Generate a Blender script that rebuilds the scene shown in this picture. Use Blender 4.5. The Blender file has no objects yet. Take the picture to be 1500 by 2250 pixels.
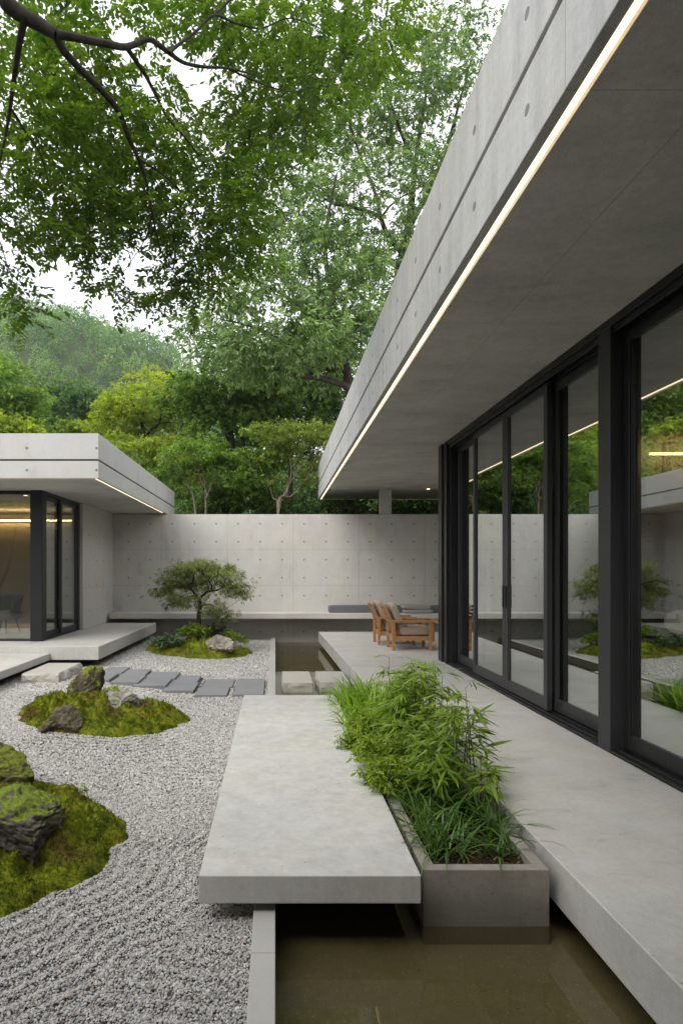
import bpy, bmesh, math, random
import numpy as np
from mathutils import Vector

# ------------------------------------------------------------------ camera, world, sun, exposure
SC = bpy.context.scene
COL = SC.collection
F, E = 1300.0, 1.35                 # focal length in photo pixels, eye height above the terrace
VX, VY = 605.0, 1253.0              # vanishing point of the photograph
cam_d = bpy.data.cameras.new("camera")
cam = bpy.data.objects.new("camera", cam_d)
COL.objects.link(cam)
cam.location = (0, 0, E)
cam.rotation_euler = (math.radians(90), 0, 0)
cam_d.sensor_fit = 'VERTICAL'
cam_d.sensor_height = 36.0
cam_d.lens = F / 2250 * 36.0
cam_d.shift_x = (750 - VX) / 2250
cam_d.shift_y = (VY - 1125) / 2250
cam_d.clip_start = 0.05
cam_d.clip_end = 2000
SC.camera = cam

SUN_EL, SUN_AZ = math.radians(46), math.radians(-145)   # behind the camera, well veiled by cloud
world = bpy.data.worlds.new("World")
SC.world = world
world.use_nodes = True
wt = world.node_tree
bg = wt.nodes["Background"]
sky = wt.nodes.new("ShaderNodeTexSky")
sky.sky_type = 'NISHITA'
sky.sun_disc = False
sky.sun_elevation = SUN_EL
sky.sun_rotation = SUN_AZ
sky.air_density = 1.0
sky.dust_density = 3.0
hs = wt.nodes.new("ShaderNodeHueSaturation")
hs.inputs['Saturation'].default_value = 0.25
wt.links.new(sky.outputs[0], hs.inputs['Color'])
cl = wt.nodes.new("ShaderNodeMix")          # closed cloud deck over the clear sky
cl.data_type = 'RGBA'
cl.inputs['Factor'].default_value = 0.9
wt.links.new(hs.outputs[0], cl.inputs['A'])
cl.inputs['B'].default_value = (10.6, 10.8, 11.2, 1)
wt.links.new(cl.outputs['Result'], bg.inputs['Color'])
bg.inputs['Strength'].default_value = 0.1

sun_d = bpy.data.lights.new("sun", 'SUN')
sun_d.energy = 1.7
sun_d.angle = math.radians(40)
sun_d.color = (1.0, 0.96, 0.9)
sun = bpy.data.objects.new("sun", sun_d)
COL.objects.link(sun)
sd = Vector((math.sin(SUN_AZ) * math.cos(SUN_EL), math.cos(SUN_AZ) * math.cos(SUN_EL), math.sin(SUN_EL)))
sun.rotation_euler = sd.to_track_quat('Z', 'Y').to_euler()
sun.location = (-10, 5, 30)

SC.view_settings.view_transform = 'Standard'
SC.view_settings.look = 'None'
SC.view_settings.gamma = 1
SC.view_settings.use_curve_mapping = False
SC.view_settings.exposure = 0.86
SC.render.engine = 'CYCLES'
SC.cycles.max_bounces = 8
SC.cycles.transparent_max_bounces = 12
SC.cycles.diffuse_bounces = 4
SC.cycles.glossy_bounces = 4
SC.cycles.caustics_reflective = False
SC.cycles.caustics_refractive = False
SC.cycles.use_denoising = True

rng = np.random.default_rng(7)
random.seed(7)
A = np.array

def W(px, py, Y):
    """the point at distance Y seen at a photo pixel"""
    return A([(px - VX) / F * Y, Y, E - (py - VY) / F * Y])

# ------------------------------------------------------------------ noise
def _h(ix, iy, iz, s):
    n = (ix * 374761393 + iy * 668265263 + iz * 2147483647 + s * 974634777) & 0xffffffff
    n = ((n ^ (n >> 13)) * 1274126177) & 0xffffffff
    return ((n ^ (n >> 16)) & 0xffff) / 65535.0

def vnoise(p, s=0):
    p = np.asarray(p, float)
    i = np.floor(p).astype(np.int64)
    f = p - i
    f = f * f * (3 - 2 * f)
    r = 0
    for dx in (0, 1):
        for dy in (0, 1):
            for dz in (0, 1):
                w = (f[:, 0] if dx else 1 - f[:, 0]) * (f[:, 1] if dy else 1 - f[:, 1]) * (f[:, 2] if dz else 1 - f[:, 2])
                r = r + w * _h(i[:, 0] + dx, i[:, 1] + dy, i[:, 2] + dz, s)
    return r * 2 - 1

def fbm(p, o=4, s=0):
    p = np.asarray(p, float)
    a, r = 1.0, 0
    for k in range(o):
        r = r + a * vnoise(p, s + k)
        p = p * 2.03 + 11.3
        a *= 0.5
    return r

def sstep(a, b, x):
    t = np.clip((x - a) / (b - a), 0, 1)
    return t * t * (3 - 2 * t)

# ------------------------------------------------------------------ mesh building
class MB:
    """collects faces and links them as one mesh object"""
    def __init__(s):
        s.v, s.f, s.a, s.n = [], [], [], 0
        s.has = False
    def add(s, verts, faces, tint=None):
        verts = np.asarray(verts, float).reshape(-1, 3)
        faces = np.asarray(faces, np.int64)
        s.v.append(verts)
        s.f.append(faces + s.n)
        if tint is None:
            s.a.append(np.full(len(verts), .5))
        else:
            s.has = True
            s.a.append(np.broadcast_to(np.asarray(tint, float), (len(verts),)))
        s.n += len(verts)
        return s
    def box(s, x0, x1, y0, y1, z0, z1):
        v = [(x, y, z) for z in (z0, z1) for y in (y0, y1) for x in (x0, x1)]
        f = [(0, 2, 3, 1), (4, 5, 7, 6), (0, 1, 5, 4), (2, 6, 7, 3), (0, 4, 6, 2), (1, 3, 7, 5)]
        return s.add(v, f)
    def prism(s, poly, z0, z1):
        n = len(poly)
        v = [(x, y, z0) for x, y in poly] + [(x, y, z1) for x, y in poly]
        s.add(v, [[i, (i + 1) % n, n + (i + 1) % n, n + i] for i in range(n)])
        s.f.append(np.arange(n)[None, ::-1] + s.n - 2 * n)
        s.f.append(np.arange(n)[None, :] + s.n - n)
        return s
    def bar(s, p, q, w, h, up=(0, 0, 1)):
        p, q = A(p, float), A(q, float)
        d = (q - p) / np.linalg.norm(q - p)
        sd_ = np.cross(d, up); sd_ /= np.linalg.norm(sd_)
        u = np.cross(sd_, d)
        c = [(-1, -1), (1, -1), (1, 1), (-1, 1)]
        v = [p + sd_ * a * w / 2 + u * b * h / 2 for a, b in c] + [q + sd_ * a * w / 2 + u * b * h / 2 for a, b in c]
        return s.add(v, [(3, 2, 1, 0), (4, 5, 6, 7), (0, 1, 5, 4), (1, 2, 6, 5), (2, 3, 7, 6), (3, 0, 4, 7)])
    def tube(s, pts, rad, n=6, tint=None):
        P = np.asarray(pts, float)
        R = np.broadcast_to(np.asarray(rad, float), (len(P),))
        T = np.gradient(P, axis=0)
        T /= np.linalg.norm(T, axis=1)[:, None] + 1e-9
        ref = A([0.31, 0.17, 0.93]) if abs(T[:, 2]).mean() < .8 else A([0.93, .2, .1])
        U = np.cross(T, ref); U /= np.linalg.norm(U, axis=1)[:, None] + 1e-9
        V = np.cross(T, U)
        a = np.arange(n) * 2 * math.pi / n
        v = (P[:, None] + R[:, None, None] * (np.cos(a)[None, :, None] * U[:, None] + np.sin(a)[None, :, None] * V[:, None])).reshape(-1, 3)
        k = np.arange(len(P) - 1)[:, None] * n
        j = np.arange(n)[None, :]
        f = np.stack([k + j, k + (j + 1) % n, k + n + (j + 1) % n, k + n + j], -1).reshape(-1, 4)
        return s.add(v, f, tint)
    def lathe(s, prof, c=(0, 0, 0), n=24):
        prof = np.asarray(prof, float)
        a = np.arange(n) * 2 * math.pi / n
        v = np.stack([prof[:, None, 0] * np.cos(a) + c[0], prof[:, None, 0] * np.sin(a) + c[1], prof[:, None, 1] + c[2] + 0 * a], -1).reshape(-1, 3)
        k = np.arange(len(prof) - 1)[:, None] * n
        j = np.arange(n)[None, :]
        f = np.stack([k + j, k + (j + 1) % n, k + n + (j + 1) % n, k + n + j], -1).reshape(-1, 4)
        return s.add(v, f)
    def pillow(s, c, half, e=.28, rot=None, nu=36, nv=18):
        """rounded, slightly puffed cushion (superellipsoid)"""
        u = np.linspace(-math.pi, math.pi, nu, endpoint=False)
        w = np.linspace(-math.pi / 2, math.pi / 2, nv)
        g = lambda x: np.sign(x) * np.abs(x) ** e
        cu, su, cw, sw = g(np.cos(u)), g(np.sin(u)), g(np.cos(w)), g(np.sin(w))
        v = np.stack([cw[:, None] * cu, cw[:, None] * su, sw[:, None] + 0 * cu], -1).reshape(-1, 3)
        puff = 1 + .10 * (1 - v[:, 0] ** 2) * (1 - v[:, 1] ** 2)
        v[:, 2] *= puff
        v = v * A(half)
        if rot is not None:
            v = v @ A(rot).T
        v = v + A(c)
        k = np.arange(nv - 1)[:, None] * nu
        j = np.arange(nu)[None, :]
        f = np.stack([k + j, k + (j + 1) % nu, k + nu + (j + 1) % nu, k + nu + j], -1).reshape(-1, 4)
        return s.add(v, f)
    def grid(s, P, nx, ny, tint=None):
        i = np.arange(ny - 1)[:, None] * nx
        j = np.arange(nx - 1)[None, :]
        f = np.stack([i + j, i + j + 1, i + nx + j + 1, i + nx + j], -1).reshape(-1, 4)
        return s.add(P, f, tint)
    def leaves(s, P, D, N, L, Wd, tint, hexa=False, fold=0.0):
        D = D / (np.linalg.norm(D, axis=1)[:, None] + 1e-9)
        S = np.cross(D, N); S /= np.linalg.norm(S, axis=1)[:, None] + 1e-9
        U = np.cross(S, D)
        L = np.broadcast_to(L, (len(P),))[:, None]
        Wd = np.broadcast_to(Wd, (len(P),))[:, None]
        if hexa:
            c = [(0, 0), (.28, .46), (.62, .42), (1, 0), (.62, -.42), (.28, -.46)]
        else:
            c = [(0, 0), (.42, .5), (1, 0), (.42, -.5)]
        v = np.stack([P + D * L * a + S * Wd * b + U * Wd * (abs(b) * fold - .12 * a * a) for a, b in c], 1)
        k = len(c)
        f = np.arange(len(P) * k).reshape(-1, k)
        return s.add(v.reshape(-1, 3), f, np.repeat(np.broadcast_to(tint, (len(P),)), k))
    def blades(s, P, az, lean, L, Wd, droop, tint, k=5):
        """arching strap leaves"""
        n = len(P)
        b = lambda x: np.broadcast_to(x, (n,)).astype(float)
        az, lean, L, Wd, droop, tint = map(b, (az, lean, L, Wd, droop, tint))
        dx, dy = np.cos(az), np.sin(az)
        pos = np.array(P, float)
        th = lean.copy()
        rows = []
        for i in range(k + 1):
            t = i / k
            w = Wd * (0.55 + 1.3 * t * (1 - t)) * (1 - t ** 3) * .5 + 1e-5
            sx, sy = -dy * w, dx * w
            rows.append(np.stack([pos + np.stack([sx, sy, 0 * sx], 1), pos - np.stack([sx, sy, 0 * sx], 1)], 1))
            st = L / k
            pos = pos + np.stack([dx * np.sin(th) * st, dy * np.sin(th) * st, np.cos(th) * st], 1)
            th = th + droop / k * (0.5 + t)
        v = np.stack(rows, 1).reshape(n, (k + 1) * 2, 3)
        f = np.array([[2 * i, 2 * i + 1, 2 * i + 3, 2 * i + 2] for i in range(k)])
        f = (f[None] + np.arange(n)[:, None, None] * (k + 1) * 2).reshape(-1, 4)
        return s.add(v.reshape(-1, 3), f, np.repeat(tint, (k + 1) * 2))
    def build(s, name, mat, parent=None, loc=None, smooth=False, bevel=0.0, seg=2, kind=None):
        V = np.concatenate(s.v)
        if parent is not None:
            o0 = A(ORI.get(parent.name, (0, 0, 0)), float)
        elif loc is not None:
            o0 = A(loc, float)
        else:
            lo, hi = V.min(0), V.max(0)
            o0 = A([(lo[0] + hi[0]) / 2, (lo[1] + hi[1]) / 2, lo[2]])
        me = bpy.data.meshes.new(name)
        me.vertices.add(len(V))
        me.vertices.foreach_set("co", (V - o0).astype(np.float32).ravel())
        fl = [f.ravel() for f in s.f]
        tot = np.concatenate([np.full(len(f), f.shape[1]) for f in s.f])
        li = np.concatenate(fl)
        me.loops.add(len(li))
        me.loops.foreach_set("vertex_index", li.astype(np.int32))
        me.polygons.add(len(tot))
        st = np.concatenate([[0], np.cumsum(tot)[:-1]])
        me.polygons.foreach_set("loop_start", st.astype(np.int32))
        me.polygons.foreach_set("loop_total", tot.astype(np.int32))
        if s.has:
            at = me.attributes.new("tint", 'FLOAT', 'POINT')
            at.data.foreach_set("value", np.concatenate(s.a).astype(np.float32))
        me.update(calc_edges=True)
        me.polygons.foreach_set("use_smooth", np.full(len(tot), smooth))
        o = bpy.data.objects.new(name, me)
        COL.objects.link(o)
        me.materials.append(mat)
        ORI[o.name] = tuple(o0)
        if parent is not None:
            o.parent = parent
        else:
            o.location = o0
        if bevel:
            m = o.modifiers.new("bevel", 'BEVEL')
            m.width = bevel; m.segments = seg; m.limit_method = 'ANGLE'; m.angle_limit = math.radians(40)
        if kind:
            o["kind"] = kind
        return o

ORI = {}
def tag(o, label, cat, group=None):
    o["label"] = label
    o["category"] = cat
    if group:
        o["group"] = group
    return o
def thing(name, label, cat, loc=(0, 0, 0), group=None):
    o = bpy.data.objects.new(name, None)
    o.empty_display_size = .1
    COL.objects.link(o)
    o.location = loc
    ORI[o.name] = tuple(loc)
    return tag(o, label, cat, group)
def dup(root, loc, rz=0.0, sc=1.0, label=None):
    r = root.copy(); COL.objects.link(r)
    r.location = loc; r.rotation_euler = (0, 0, rz); r.scale = (sc, sc, sc)
    if label:
        r["label"] = label
    for ch in list(root.children):
        c = ch.copy(); COL.objects.link(c); c.parent = r
        for g in list(ch.children):
            d = g.copy(); COL.objects.link(d); d.parent = c
    return r

# ------------------------------------------------------------------ materials
class NT:
    def __init__(s, name):
        s.m = bpy.data.materials.new(name)
        s.m.use_nodes = True
        s.t = s.m.node_tree
        s.p = s.t.nodes["Principled BSDF"]
        s.out = s.t.nodes["Material Output"]
    def n(s, typ, **kw):
        o = s.t.nodes.new(typ)
        for k, v in kw.items():
            setattr(o, k, v)
        return o
    def l(s, a, b):
        s.t.links.new(a, b)
    def val(s, x, sock):
        if hasattr(x, "is_output"):
            s.l(x, sock)
        else:
            sock.default_value = x
    def math(s, op, a, b=0.0, c=None, clamp=False):
        o = s.n("ShaderNodeMath", operation=op, use_clamp=clamp)
        s.val(a, o.inputs[0]); s.val(b, o.inputs[1])
        if c is not None:
            s.val(c, o.inputs[2])
        return o.outputs[0]
    def mix(s, f, a, b, blend='MIX'):
        o = s.n("ShaderNodeMix", data_type='RGBA', blend_type=blend)
        s.val(f, o.inputs['Factor'])
        for x, k in ((a, 'A'), (b, 'B')):
            if isinstance(x, (tuple, list)):
                x = tuple(x) + ((1,) if len(x) == 3 else ())
            s.val(x, o.inputs[k])
        return o.outputs['Result']
    def pos(s):
        return s.n("ShaderNodeNewGeometry").outputs['Position']
    def objc(s):
        return s.n("ShaderNodeTexCoord").outputs['Object']
    def noise(s, vec, scale, det=4, rough=.55, sc3=None):
        if sc3:
            mp = s.n("ShaderNodeMapping"); mp.inputs['Scale'].default_value = sc3
            s.l(vec, mp.inputs['Vector']); vec = mp.outputs[0]
        o = s.n("ShaderNodeTexNoise")
        o.inputs['Scale'].default_value = scale
        o.inputs['Detail'].default_value = det
        o.inputs['Roughness'].default_value = rough
        s.l(vec, o.inputs['Vector'])
        return o.outputs['Fac']
    def ramp(s, x, a, b, lo=0.0, hi=1.0):
        o = s.n("ShaderNodeMapRange", interpolation_type='SMOOTHSTEP')
        s.val(x, o.inputs['Value'])
        o.inputs['From Min'].default_value = a; o.inputs['From Max'].default_value = b
        o.inputs['To Min'].default_value = lo; o.inputs['To Max'].default_value = hi
        return o.outputs[0]
    def bump(s, h, strength=.3, dist=.01, normal=None):
        o = s.n("ShaderNodeBump")
        o.inputs['Strength'].default_value = strength
        o.inputs['Distance'].default_value = dist
        s.l(h, o.inputs['Height'])
        if normal is not None:
            s.l(normal, o.inputs['Normal'])
        return o.outputs[0]

def plain(name, col, rough=.6, spec=.5, metal=0.0, nscale=0, namp=.15, bump=0.0, bscale=200):
    t = NT(name)
    t.p.inputs['Roughness'].default_value = rough
    t.p.inputs['Specular IOR Level'].default_value = spec
    t.p.inputs['Metallic'].default_value = metal
    c = tuple(col) + (1,)
    if nscale:
        f = t.noise(t.objc(), nscale, 5)
        t.l(t.mix(f, tuple(x * (1 - namp) for x in col), tuple(min(1, x * (1 + namp)) for x in col)), t.p.inputs['Base Color'])
    else:
        t.p.inputs['Base Color'].default_value = c
    if bump:
        t.l(t.bump(t.noise(t.objc(), bscale, 3), bump, .002), t.p.inputs['Normal'])
    return t.m

def concrete(name,  base=(.40, .39, .37), holes=None, seams_u=None, seams_v=None, axis='x', var=.16, streak=.5, pits=.5, rough=.8, blotch=1.0, flat=False, wet=None, smudge=.34, specks=0.0):
    """cast concrete: clouding, streaks from the formwork, air pits, and optional tie holes and form joints"""
    t = NT(name)
    P = t.pos()
    sx = t.n("ShaderNodeSeparateXYZ"); t.l(P, sx.inputs[0])
    u = sx.outputs[{'x': 0, 'y': 1}[axis]] if axis in 'xy' else sx.outputs[0]
    v = sx.outputs[1] if flat else sx.outputs[2]
    n1 = t.noise(P, .9, 6, .6)
    n2 = t.noise(P, 4.5, 5, .65)
    n3 = t.noise(P, 1.0, 4, .6, (9, 9, .7) if not flat else (1.2, 3.5, 1))
    n4 = t.noise(P, 160, 2, .6)
    f = t.math('ADD', t.math('MULTIPLY', t.math('SUBTRACT', n1, .5), 1.5 * blotch), t.math('MULTIPLY', t.math('SUBTRACT', n2, .5), .8))
    f = t.math('MULTIPLY', f, .75)
    n5 = t.noise(P, 26, 6, .7)
    f = t.math('ADD', f, t.math('MULTIPLY', t.math('SUBTRACT', n5, .5), .8))
    f = t.math('ADD', f, t.math('MULTIPLY', t.math('SUBTRACT', n3, .5), streak))
    f = t.math('ADD', f, t.math('MULTIPLY', t.math('SUBTRACT', n4, .5), .7))
    sm_ = t.math('MULTIPLY', t.ramp(t.noise(P, 1.4, 6, .68, (1, 2.4, 1) if flat else (1.6, 1.6, .8)), .54, .74), t.noise(P, 11, 5, .7))
    br = t.math('SUBTRACT', t.math('ADD', t.math('MULTIPLY', f, var * 2), 1.0), t.math('MULTIPLY', sm_, smudge))
    warm = t.ramp(t.noise(P, 1.7, 3), .35, .7)
    col = t.mix(warm, base, (base[0] * 1.0, base[1] * .98, base[2] * .94))
    vm = t.n("ShaderNodeVectorMath", operation='SCALE')
    t.l(col, vm.inputs[0]); t.l(br, vm.inputs['Scale'])
    col = vm.outputs[0]
    height = t.math('MULTIPLY', n4, .15)
    height = t.math('ADD', height, t.math('MULTIPLY', n2, .5))
    # pits
    vo = t.n("ShaderNodeTexVoronoi"); vo.inputs['Scale'].default_value = 27
    t.l(P, vo.inputs['Vector'])
    pitn = t.ramp(t.noise(P, 2.3, 3), .45, .65)
    pit = t.math('MULTIPLY', t.ramp(vo.outputs['Distance'], .06, .19, 1, 0), pitn)
    sepc = t.n("ShaderNodeSeparateColor"); t.l(vo.outputs['Color'], sepc.inputs[0])
    pit = t.math('MULTIPLY', pit, t.ramp(sepc.outputs[0], .62, .66))
    pit = t.math('MULTIPLY', pit, pits)
    dark = pit
    if holes:
        u0, su, v0, sv, r = holes
        du = t.math('MULTIPLY', t.math('SUBTRACT', t.math('FRACT', t.math('ADD', t.math('DIVIDE', t.math('SUBTRACT', u, u0), su), .5)), .5), su)
        dv = t.math('MULTIPLY', t.math('SUBTRACT', t.math('FRACT', t.math('ADD', t.math('DIVIDE', t.math('SUBTRACT', v, v0), sv), .5)), .5), sv)
        d = t.math('SQRT', t.math('ADD', t.math('MULTIPLY', du, du), t.math('MULTIPLY', dv, dv)))
        h = t.ramp(d, r * .8, r, 1, 0)
        dark = t.math('MAXIMUM', dark, t.math('MULTIPLY', h, .72))
        height = t.math('SUBTRACT', height, t.math('MULTIPLY', h, 6.0))
    for sm, co in ((seams_u, u), (seams_v, v)):
        if sm:
            c0, sp, w = sm
            du = t.math('ABSOLUTE', t.math('MULTIPLY', t.math('SUBTRACT', t.math('FRACT', t.math('ADD', t.math('DIVIDE', t.math('SUBTRACT', co, c0), sp), .5)), .5), sp))
            h = t.ramp(du, w * .5, w, 1, 0)
            dark = t.math('MAXIMUM', dark, t.math('MULTIPLY', h, .33))
            height = t.math('SUBTRACT', height, t.math('MULTIPLY', h, 1.5))
    col = t.mix(t.math('MULTIPLY', dark, 1.0, clamp=True), col, tuple(x * .22 for x in base))
    if specks:                                           # exposed aggregate
        v2 = t.n("ShaderNodeTexVoronoi"); v2.inputs['Scale'].default_value = 75
        t.l(P, v2.inputs['Vector'])
        s2 = t.n("ShaderNodeSeparateColor"); t.l(v2.outputs['Color'], s2.inputs[0])
        k_ = t.math('MULTIPLY', t.ramp(v2.outputs['Distance'], .18, .34, 1, 0), t.ramp(s2.outputs[1], .45, .55))
        col = t.mix(t.math('MULTIPLY', k_, specks), col, t.mix(s2.outputs[0], tuple(x * .25 for x in base), tuple(x * 2.2 for x in base)))
    if wet is not None:                                  # damp band and tide mark above the water
        zz = t.math('ADD', sx.outputs[2], t.math('MULTIPLY', t.math('SUBTRACT', t.noise(P, 5, 5, .65), .5), .09))
        w1 = t.ramp(zz, wet, wet + .018, 1, 0)
        w2 = t.ramp(zz, wet + .01, wet + .16, .45, 0)
        col = t.mix(t.math('MAXIMUM', t.math('MULTIPLY', w1, .5), w2), col, (.06, .055, .04))
    t.l(col, t.p.inputs['Base Color'])
    t.p.inputs['Roughness'].default_value = rough
    t.p.inputs['Specular IOR Level'].default_value = .35
    t.l(t.bump(height, .35, .006), t.p.inputs['Normal'])
    return t.m

def leafmat(name, dark, light, trans=.4, spec=.35, rough=.5, far=False):
    t = NT(name)
    at = t.n("ShaderNodeAttribute", attribute_name="tint")
    col = t.mix(at.outputs['Fac'], dark, light)
    t.l(col, t.p.inputs['Base Color'])
    t.p.inputs['Roughness'].default_value = rough
    t.p.inputs['Specular IOR Level'].default_value = spec
    tr = t.n("ShaderNodeBsdfTranslucent")
    tc = t.mix(1.0, col, (1.0, 1.05, .45), 'MULTIPLY')
    vm = t.n("ShaderNodeVectorMath", operation='SCALE'); vm.inputs['Scale'].default_value = 2.0
    t.l(tc, vm.inputs[0])
    t.l(vm.outputs[0], tr.inputs['Color'])
    mx = t.n("ShaderNodeMixShader"); mx.inputs[0].default_value = trans
    t.l(t.p.outputs[0], mx.inputs[1]); t.l(tr.outputs[0], mx.inputs[2])
    t.l(mx.outputs[0], t.out.inputs['Surface'])
    return t.m

def barkmat(name, a, b):
    t = NT(name)
    P = t.pos()
    f = t.noise(P, 14, 6, .7, (1, 1, .25))
    t.l(t.mix(t.ramp(f, .3, .7), a, b), t.p.inputs['Base Color'])
    t.p.inputs['Roughness'].default_value = .9
    t.p.inputs['Specular IOR Level'].default_value = .2
    t.l(t.bump(f, .8, .02), t.p.inputs['Normal'])
    return t.m

def emit(name, col, st):
    t = NT(name)
    t.p.inputs['Base Color'].default_value = (.8, .8, .8, 1)
    t.p.inputs['Emission Color'].default_value = tuple(col) + (1,)
    t.p.inputs['Emission Strength'].default_value = st
    return t.m

def fresnel_mix(t, r0, power=5.0, normal=None):
    g = t.n("ShaderNodeNewGeometry")
    dp = t.n("ShaderNodeVectorMath", operation='DOT_PRODUCT')
    t.l(normal if normal is not None else g.outputs['Normal'], dp.inputs[0]); t.l(g.outputs['Incoming'], dp.inputs[1])
    c = t.math('SUBTRACT', 1.0, t.math('ABSOLUTE', dp.outputs['Value']), clamp=True)
    return t.math('ADD', t.math('MULTIPLY', t.math('POWER', c, power), 1 - r0), r0, clamp=True)

def glassmat(name, r0=.22, tint=(.62, .66, .64), refl=(.9, .94, .93)):
    t = NT(name)
    tr = t.n("ShaderNodeBsdfTransparent"); tr.inputs[0].default_value = tuple(tint) + (1,)
    gl = t.n("ShaderNodeBsdfGlossy"); gl.inputs['Roughness'].default_value = 0.0
    gl.inputs['Color'].default_value = tuple(refl) + (1,)
    mx = t.n("ShaderNodeMixShader")
    t.l(fresnel_mix(t, r0), mx.inputs[0]); t.l(tr.outputs[0], mx.inputs[1]); t.l(gl.outputs[0], mx.inputs[2])
    t.l(mx.outputs[0], t.out.inputs['Surface'])
    return t.m

def watermat(name):
    t = NT(name)
    P = t.pos()
    b = t.bump(t.noise(P, 5, 2, .4), .04, .02)
    tr = t.n("ShaderNodeBsdfTransparent"); tr.inputs[0].default_value = (.74, .70, .54, 1)
    gl = t.n("ShaderNodeBsdfGlossy"); gl.inputs['Roughness'].default_value = 0.015
    t.l(b, gl.inputs['Normal'])
    mx = t.n("ShaderNodeMixShader")
    t.l(fresnel_mix(t, .03, 4.0, b), mx.inputs[0]); t.l(tr.outputs[0], mx.inputs[1]); t.l(gl.outputs[0], mx.inputs[2])
    t.l(mx.outputs[0], t.out.inputs['Surface'])
    return t.m

def rockmat(name, a, b, moss=.5, mosscol=((.05, .075, .008), (.16, .20, .02)), strata=False):
    t = NT(name)
    P = t.pos()
    n1 = t.noise(P, 7, 6, .65)
    n2 = t.noise(P, 45, 4, .7)
    n3 = t.noise(P, 3.5, 6, .7, (1, 1, 4) if strata else (1, 1, 1))
    f = t.math('ADD', t.math('MULTIPLY', n1, .5), t.math('ADD', t.math('MULTIPLY', n2, .3), t.math('MULTIPLY', n3, .4)))
    col = t.mix(t.ramp(f, .42, .78), a, b)
    g = t.n("ShaderNodeNewGeometry")
    sx = t.n("ShaderNodeSeparateXYZ"); t.l(g.outputs['Normal'], sx.inputs[0])
    m = t.math('ADD', t.math('MULTIPLY', sx.outputs[2], .9), t.math('MULTIPLY', t.math('SUBTRACT', t.noise(P, 9, 5, .65), .5), 2.2))
    m = t.ramp(m, 1.0 - moss, 1.18 - moss)
    mc = t.mix(t.ramp(t.noise(P, 60, 4, .7), .3, .7), mosscol[0], mosscol[1])
    t.l(t.mix(m, col, mc), t.p.inputs['Base Color'])
    t.p.inputs['Roughness'].default_value = .88
    t.p.inputs['Specular IOR Level'].default_value = .3
    hh = t.math('ADD', t.math('MULTIPLY', n2, .6), t.math('ADD', t.math('MULTIPLY', n3, 1.0), t.math('MULTIPLY', m, t.noise(P, 120, 3, .6))))
    t.l(t.bump(hh, .7, .012), t.p.inputs['Normal'])
    return t.m

def mossmat(name):
    t = NT(name)
    P = t.pos()
    f1 = t.noise(P, 5, 5, .6)
    f2 = t.noise(P, 55, 4, .7)
    f3 = t.noise(P, 2.2, 4, .6)
    at = t.n("ShaderNodeAttribute", attribute_name="tint")
    g = t.mix(t.ramp(t.math('ADD', t.math('MULTIPLY', f2, .5), t.math('MULTIPLY', at.outputs['Fac'], .5)), .25, .75), (.055, .085, .008), (.27, .31, .022))
    y = t.mix(t.ramp(f2, .3, .7), (.10, .085, .014), (.30, .25, .03))
    c = t.mix(t.ramp(f1, .5, .68), g, y)
    br = t.mix(t.ramp(f2, .3, .7), (.07, .042, .018), (.19, .12, .05))
    c = t.mix(t.ramp(f3, .53, .66, 0, .85), c, br)
    t.l(c, t.p.inputs['Base Color'])
    t.p.inputs['Roughness'].default_value = .95
    t.p.inputs['Specular IOR Level'].default_value = .1
    t.l(t.bump(t.math('ADD', f2, t.noise(P, 160, 3, .7)), .8, .012), t.p.inputs['Normal'])
    return t.m

# ------------------------------------------------------------------ palette
M = {}
CB = (.42, .405, .38)
M['fascia'] = concrete('board_concrete', (.46, .46, .455), holes=(2.639, .699, 3.40, .43, .027), seams_u=(2.29, 2.10, .004), axis='y', streak=1.1, var=.25, pits=.8)
M['soffit'] = concrete('soffit_concrete', (.50, .488, .465), seams_u=(1.70, .88, .004), seams_v=(2.29, 2.16, .004), axis='x', flat=True, streak=.7, pits=.3, var=.32)
M['wall'] = concrete('wall_concrete', (.50, .485, .46), holes=(.1525, .5, .36, .41, .022), seams_u=(.405, 1.5, .006), seams_v=(1.0, .82, .005), axis='x', streak=.5, pits=.3, var=.17)
M['pwall'] = concrete('pavilion_wall_concrete', (.50, .485, .455), holes=(11.75, .5, .55, .5, .02), seams_v=(1.0, .82, .004), axis='y', streak=.35, pits=.3)
M['pfascia'] = concrete('pavilion_fascia_concrete', (.50, .495, .485), holes=(-.55, .98, 2.755, .31, .022), axis='x', streak=.3, pits=.3, var=.1)
M['deck'] = concrete('deck_concrete', (.45, .44, .415), streak=.25, flat=True, pits=.6, var=.24, rough=.6, smudge=.5)
M['slab'] = concrete('slab_concrete', (.46, .452, .43), streak=.8, pits=.9, var=.23, rough=.7, flat=False)
M['edge'] = concrete('planter_concrete', (.26, .243, .212), streak=.6, pits=1.0, var=.26, wet=-.245)
M['bench'] = concrete('bench_concrete', (.48, .465, .44), streak=.4, pits=.2)
M['kerb'] = concrete('kerb_stone', (.40, .39, .37), streak=.2, pits=.4, var=.12, seams_u=(2.35, 1.4, .004), axis='y')
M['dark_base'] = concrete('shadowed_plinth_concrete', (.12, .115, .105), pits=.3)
M['floor_in'] = concrete('interior_floor', (.34, .31, .27), flat=True, streak=.2, pits=0, rough=.5)
M['plaster'] = plain('interior_plaster', (.30, .28, .25), .9, nscale=2, namp=.08)
M['frame'] = plain('dark_bronze_metal', (.018, .018, .019), .42, .5, .3, nscale=3, namp=.25)
M['frame2'] = plain('charcoal_metal', (.034, .034, .036), .45, .5, .2, nscale=3, namp=.2)
M['glass'] = glassmat('window_glass', .50, (.60, .63, .61))
M['led'] = emit('warm_light_strip', (1.0, .77, .47), 1.15)
M['cove'] = emit('warm_cove_lamp', (1.0, .60, .22), 14.0)
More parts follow.
